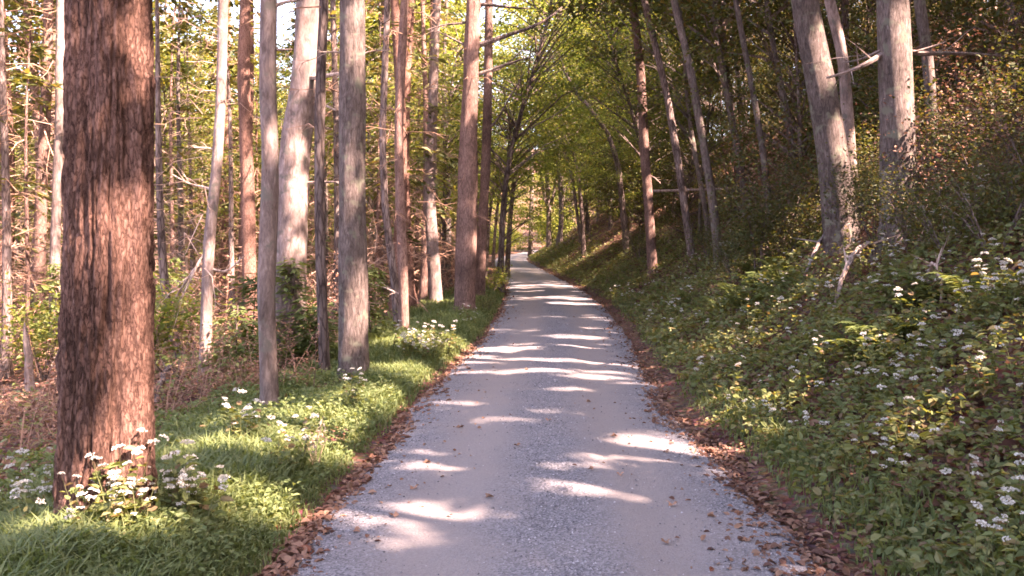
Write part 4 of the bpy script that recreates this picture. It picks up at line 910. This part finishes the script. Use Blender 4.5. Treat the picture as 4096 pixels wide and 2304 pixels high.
# ------------------------------------------------------------------ white-flowered herbs
def flower_head(seed):
    r = np.random.default_rng(seed); b = B(); n = 26; a = r.random(n) * 6.283; q = np.sqrt(r.random(n)) * .026
    C = np.stack([np.cos(a) * q, np.sin(a) * q, .012 - q * q * 9 + r.random(n) * .008], 1); s = .0042 + .0024 * r.random(n)
    for sx in range(2):
        d = rdir(r, n, .5); leaves(b, C - d * s[:, None], d, rdir(r, n, 2), s * 2.2, s * 2, .25)
    return b.mesh('flower_head', M['petal'])
FH = [flower_head(q) for q in range(3)]
def kind_flower(seed, H):
    r = np.random.default_rng(seed); ns = 4; az = r.random(ns) * 6.28
    tips = np.stack([np.cos(az) * .14, np.sin(az) * .14, H * (.75 + .3 * r.random(ns))], 1)
    b = B(); twigs(b, np.tile([0, 0, -.03], (ns, 1)), tips * .55 + [0, 0, .06], tips, np.full(ns, .0035)); sm = b.mesh('stem', M['stalk'])
    n = 26; k = r.integers(ns, size=n); P = tips[k] * (.3 + .6 * r.random(n))[:, None]; b = B(); L = .05 + .04 * r.random(n)
    oval_leaves(b, P, rdir(r, n, .3), unit(np.array([0, 0, 1.]) + r.normal(size=(n, 3)) * .4), L, L * .65); return sm, b.mesh('leaves', M['cover']), tips
FK = [kind_flower(q + 5, h) for q, h in enumerate((.42, .55, .5, .36))]
nfl = [0]
def flower(p, s, label, group):
    q = nfl[0]; nfl[0] += 1; sm, lm, tips = FK[q % 4]
    o = empty('white_wildflower', p, label, 'flower', group, rg.random() * 6.28, s)
    part('stem', sm, o); part('leaf', lm, o, kind='stuff')
    for j in range(3 if q % 3 else 4): part('flower_head', FH[(q + j) % 3], o, tuple(tips[j]), (rg.normal() * .25, rg.normal() * .25, rg.random() * 6), .8 + .6 * rg.random())
def cluster(n, u0, v0, hu, hv, label, group):
    for _ in range(n):
        u, v = u0 + hu * rg.normal() * .55, v0 + hv * rg.normal() * .55; p = ground_hit(u, v); L, R, rz = road_at(p[1])
        if L - .12 < p[0] < R + .4: continue
        flower(p, .6 + .45 * rg.random(), label, group)
lb, gb = 'white-flowered herb among the green leaves of the roadside bank', 'white-flowered herbs on the bank'
n = 0
while n < 205:
    y = float(scatter_y(rg, 1, 3.9, 26, 1.15)[0]); sR = .45 + 3.4 * rg.random(); L, R, rz = road_at(y); x = float(R + sR)
    if x / y > .62 or fbm(np.array([x * .6]), np.array([y * .6]), None, 66)[0] + .35 * rg.normal() < -.1: continue
    m = sorted((abs(1288 + x / y * F - uu), sh) for sh, uu, Y in MARKS if sh and uu > 1560 and Y > y - 1)
    m = m[0][1] if m and m[0][0] < 130 else None
    flower(np.array([x, y, float(terrain(x, y))]), .5 + .55 * rg.random(), 'white-flowered herb on the bank below the ' + m if m else lb, gb); n += 1
cluster(8, 1800, 1070, 40, 30, lb, gb); cluster(8, 2540, 790, 50, 30, lb, gb); cluster(6, 2220, 720, 50, 30, lb, gb); cluster(8, 1540, 760, 30, 20, lb, gb)
cluster(30, 1070, 905, 75, 16, 'white-flowered herb in the bright sunlit clump on the verge below the slender red-brown trunk', 'white herbs in the sunlit clump')
cluster(16, 265, 1385, 85, 22, 'white-flowered herb at the foot of the massive furrowed trunk', 'white herbs around the massive trunk'); cluster(14, 480, 1355, 70, 26, 'white-flowered herb at the foot of the massive furrowed trunk', 'white herbs around the massive trunk'); cluster(12, 70, 1350, 60, 40, 'white-flowered herb at the foot of the massive furrowed trunk', 'white herbs around the massive trunk')
cluster(5, 600, 1150, 50, 20, 'white-flowered herb standing in the open grass of the verge', 'white herbs in the verge grass'); cluster(4, 730, 1210, 20, 15, 'white-flowered herb standing in the open grass of the verge', 'white herbs in the verge grass'); cluster(4, 880, 1050, 30, 15, 'white-flowered herb standing in the open grass of the verge', 'white herbs in the verge grass')
cluster(5, 1180, 830, 20, 8, 'white-flowered herb in front of the tall tapering roadside pine', 'white herbs before the roadside pine')
print('flowers', nfl[0])

# dried stalk in the verge
p = ground_hit(792, 1190); r = np.random.default_rng(3); n = 9
b = B(); a = np.tile([0, 0, -.03], (n, 1)) + r.normal(size=(n, 3)) * .02; t = np.stack([r.normal(size=n) * .1, r.normal(size=n) * .1, .25 + .22 * r.random(n)], 1)
o = empty('dry_plant', p, 'withered grey-brown plant standing in the sunny verge grass', 'plant')
twigs(b, a, t * .5 + r.normal(size=(n, 3)) * .02, t, np.full(n, .004)); part('stem', b.mesh('stem', M['dry_stalk']), o)
b = B(); k = r.integers(n, size=36); leaves(b, t[k] * (.5 + .5 * r.random(36))[:, None], rdir(r, 36), rdir(r, 36), .05, .025); part('leaf', b.mesh('leaf', M['dry_stalk']), o, kind='stuff')
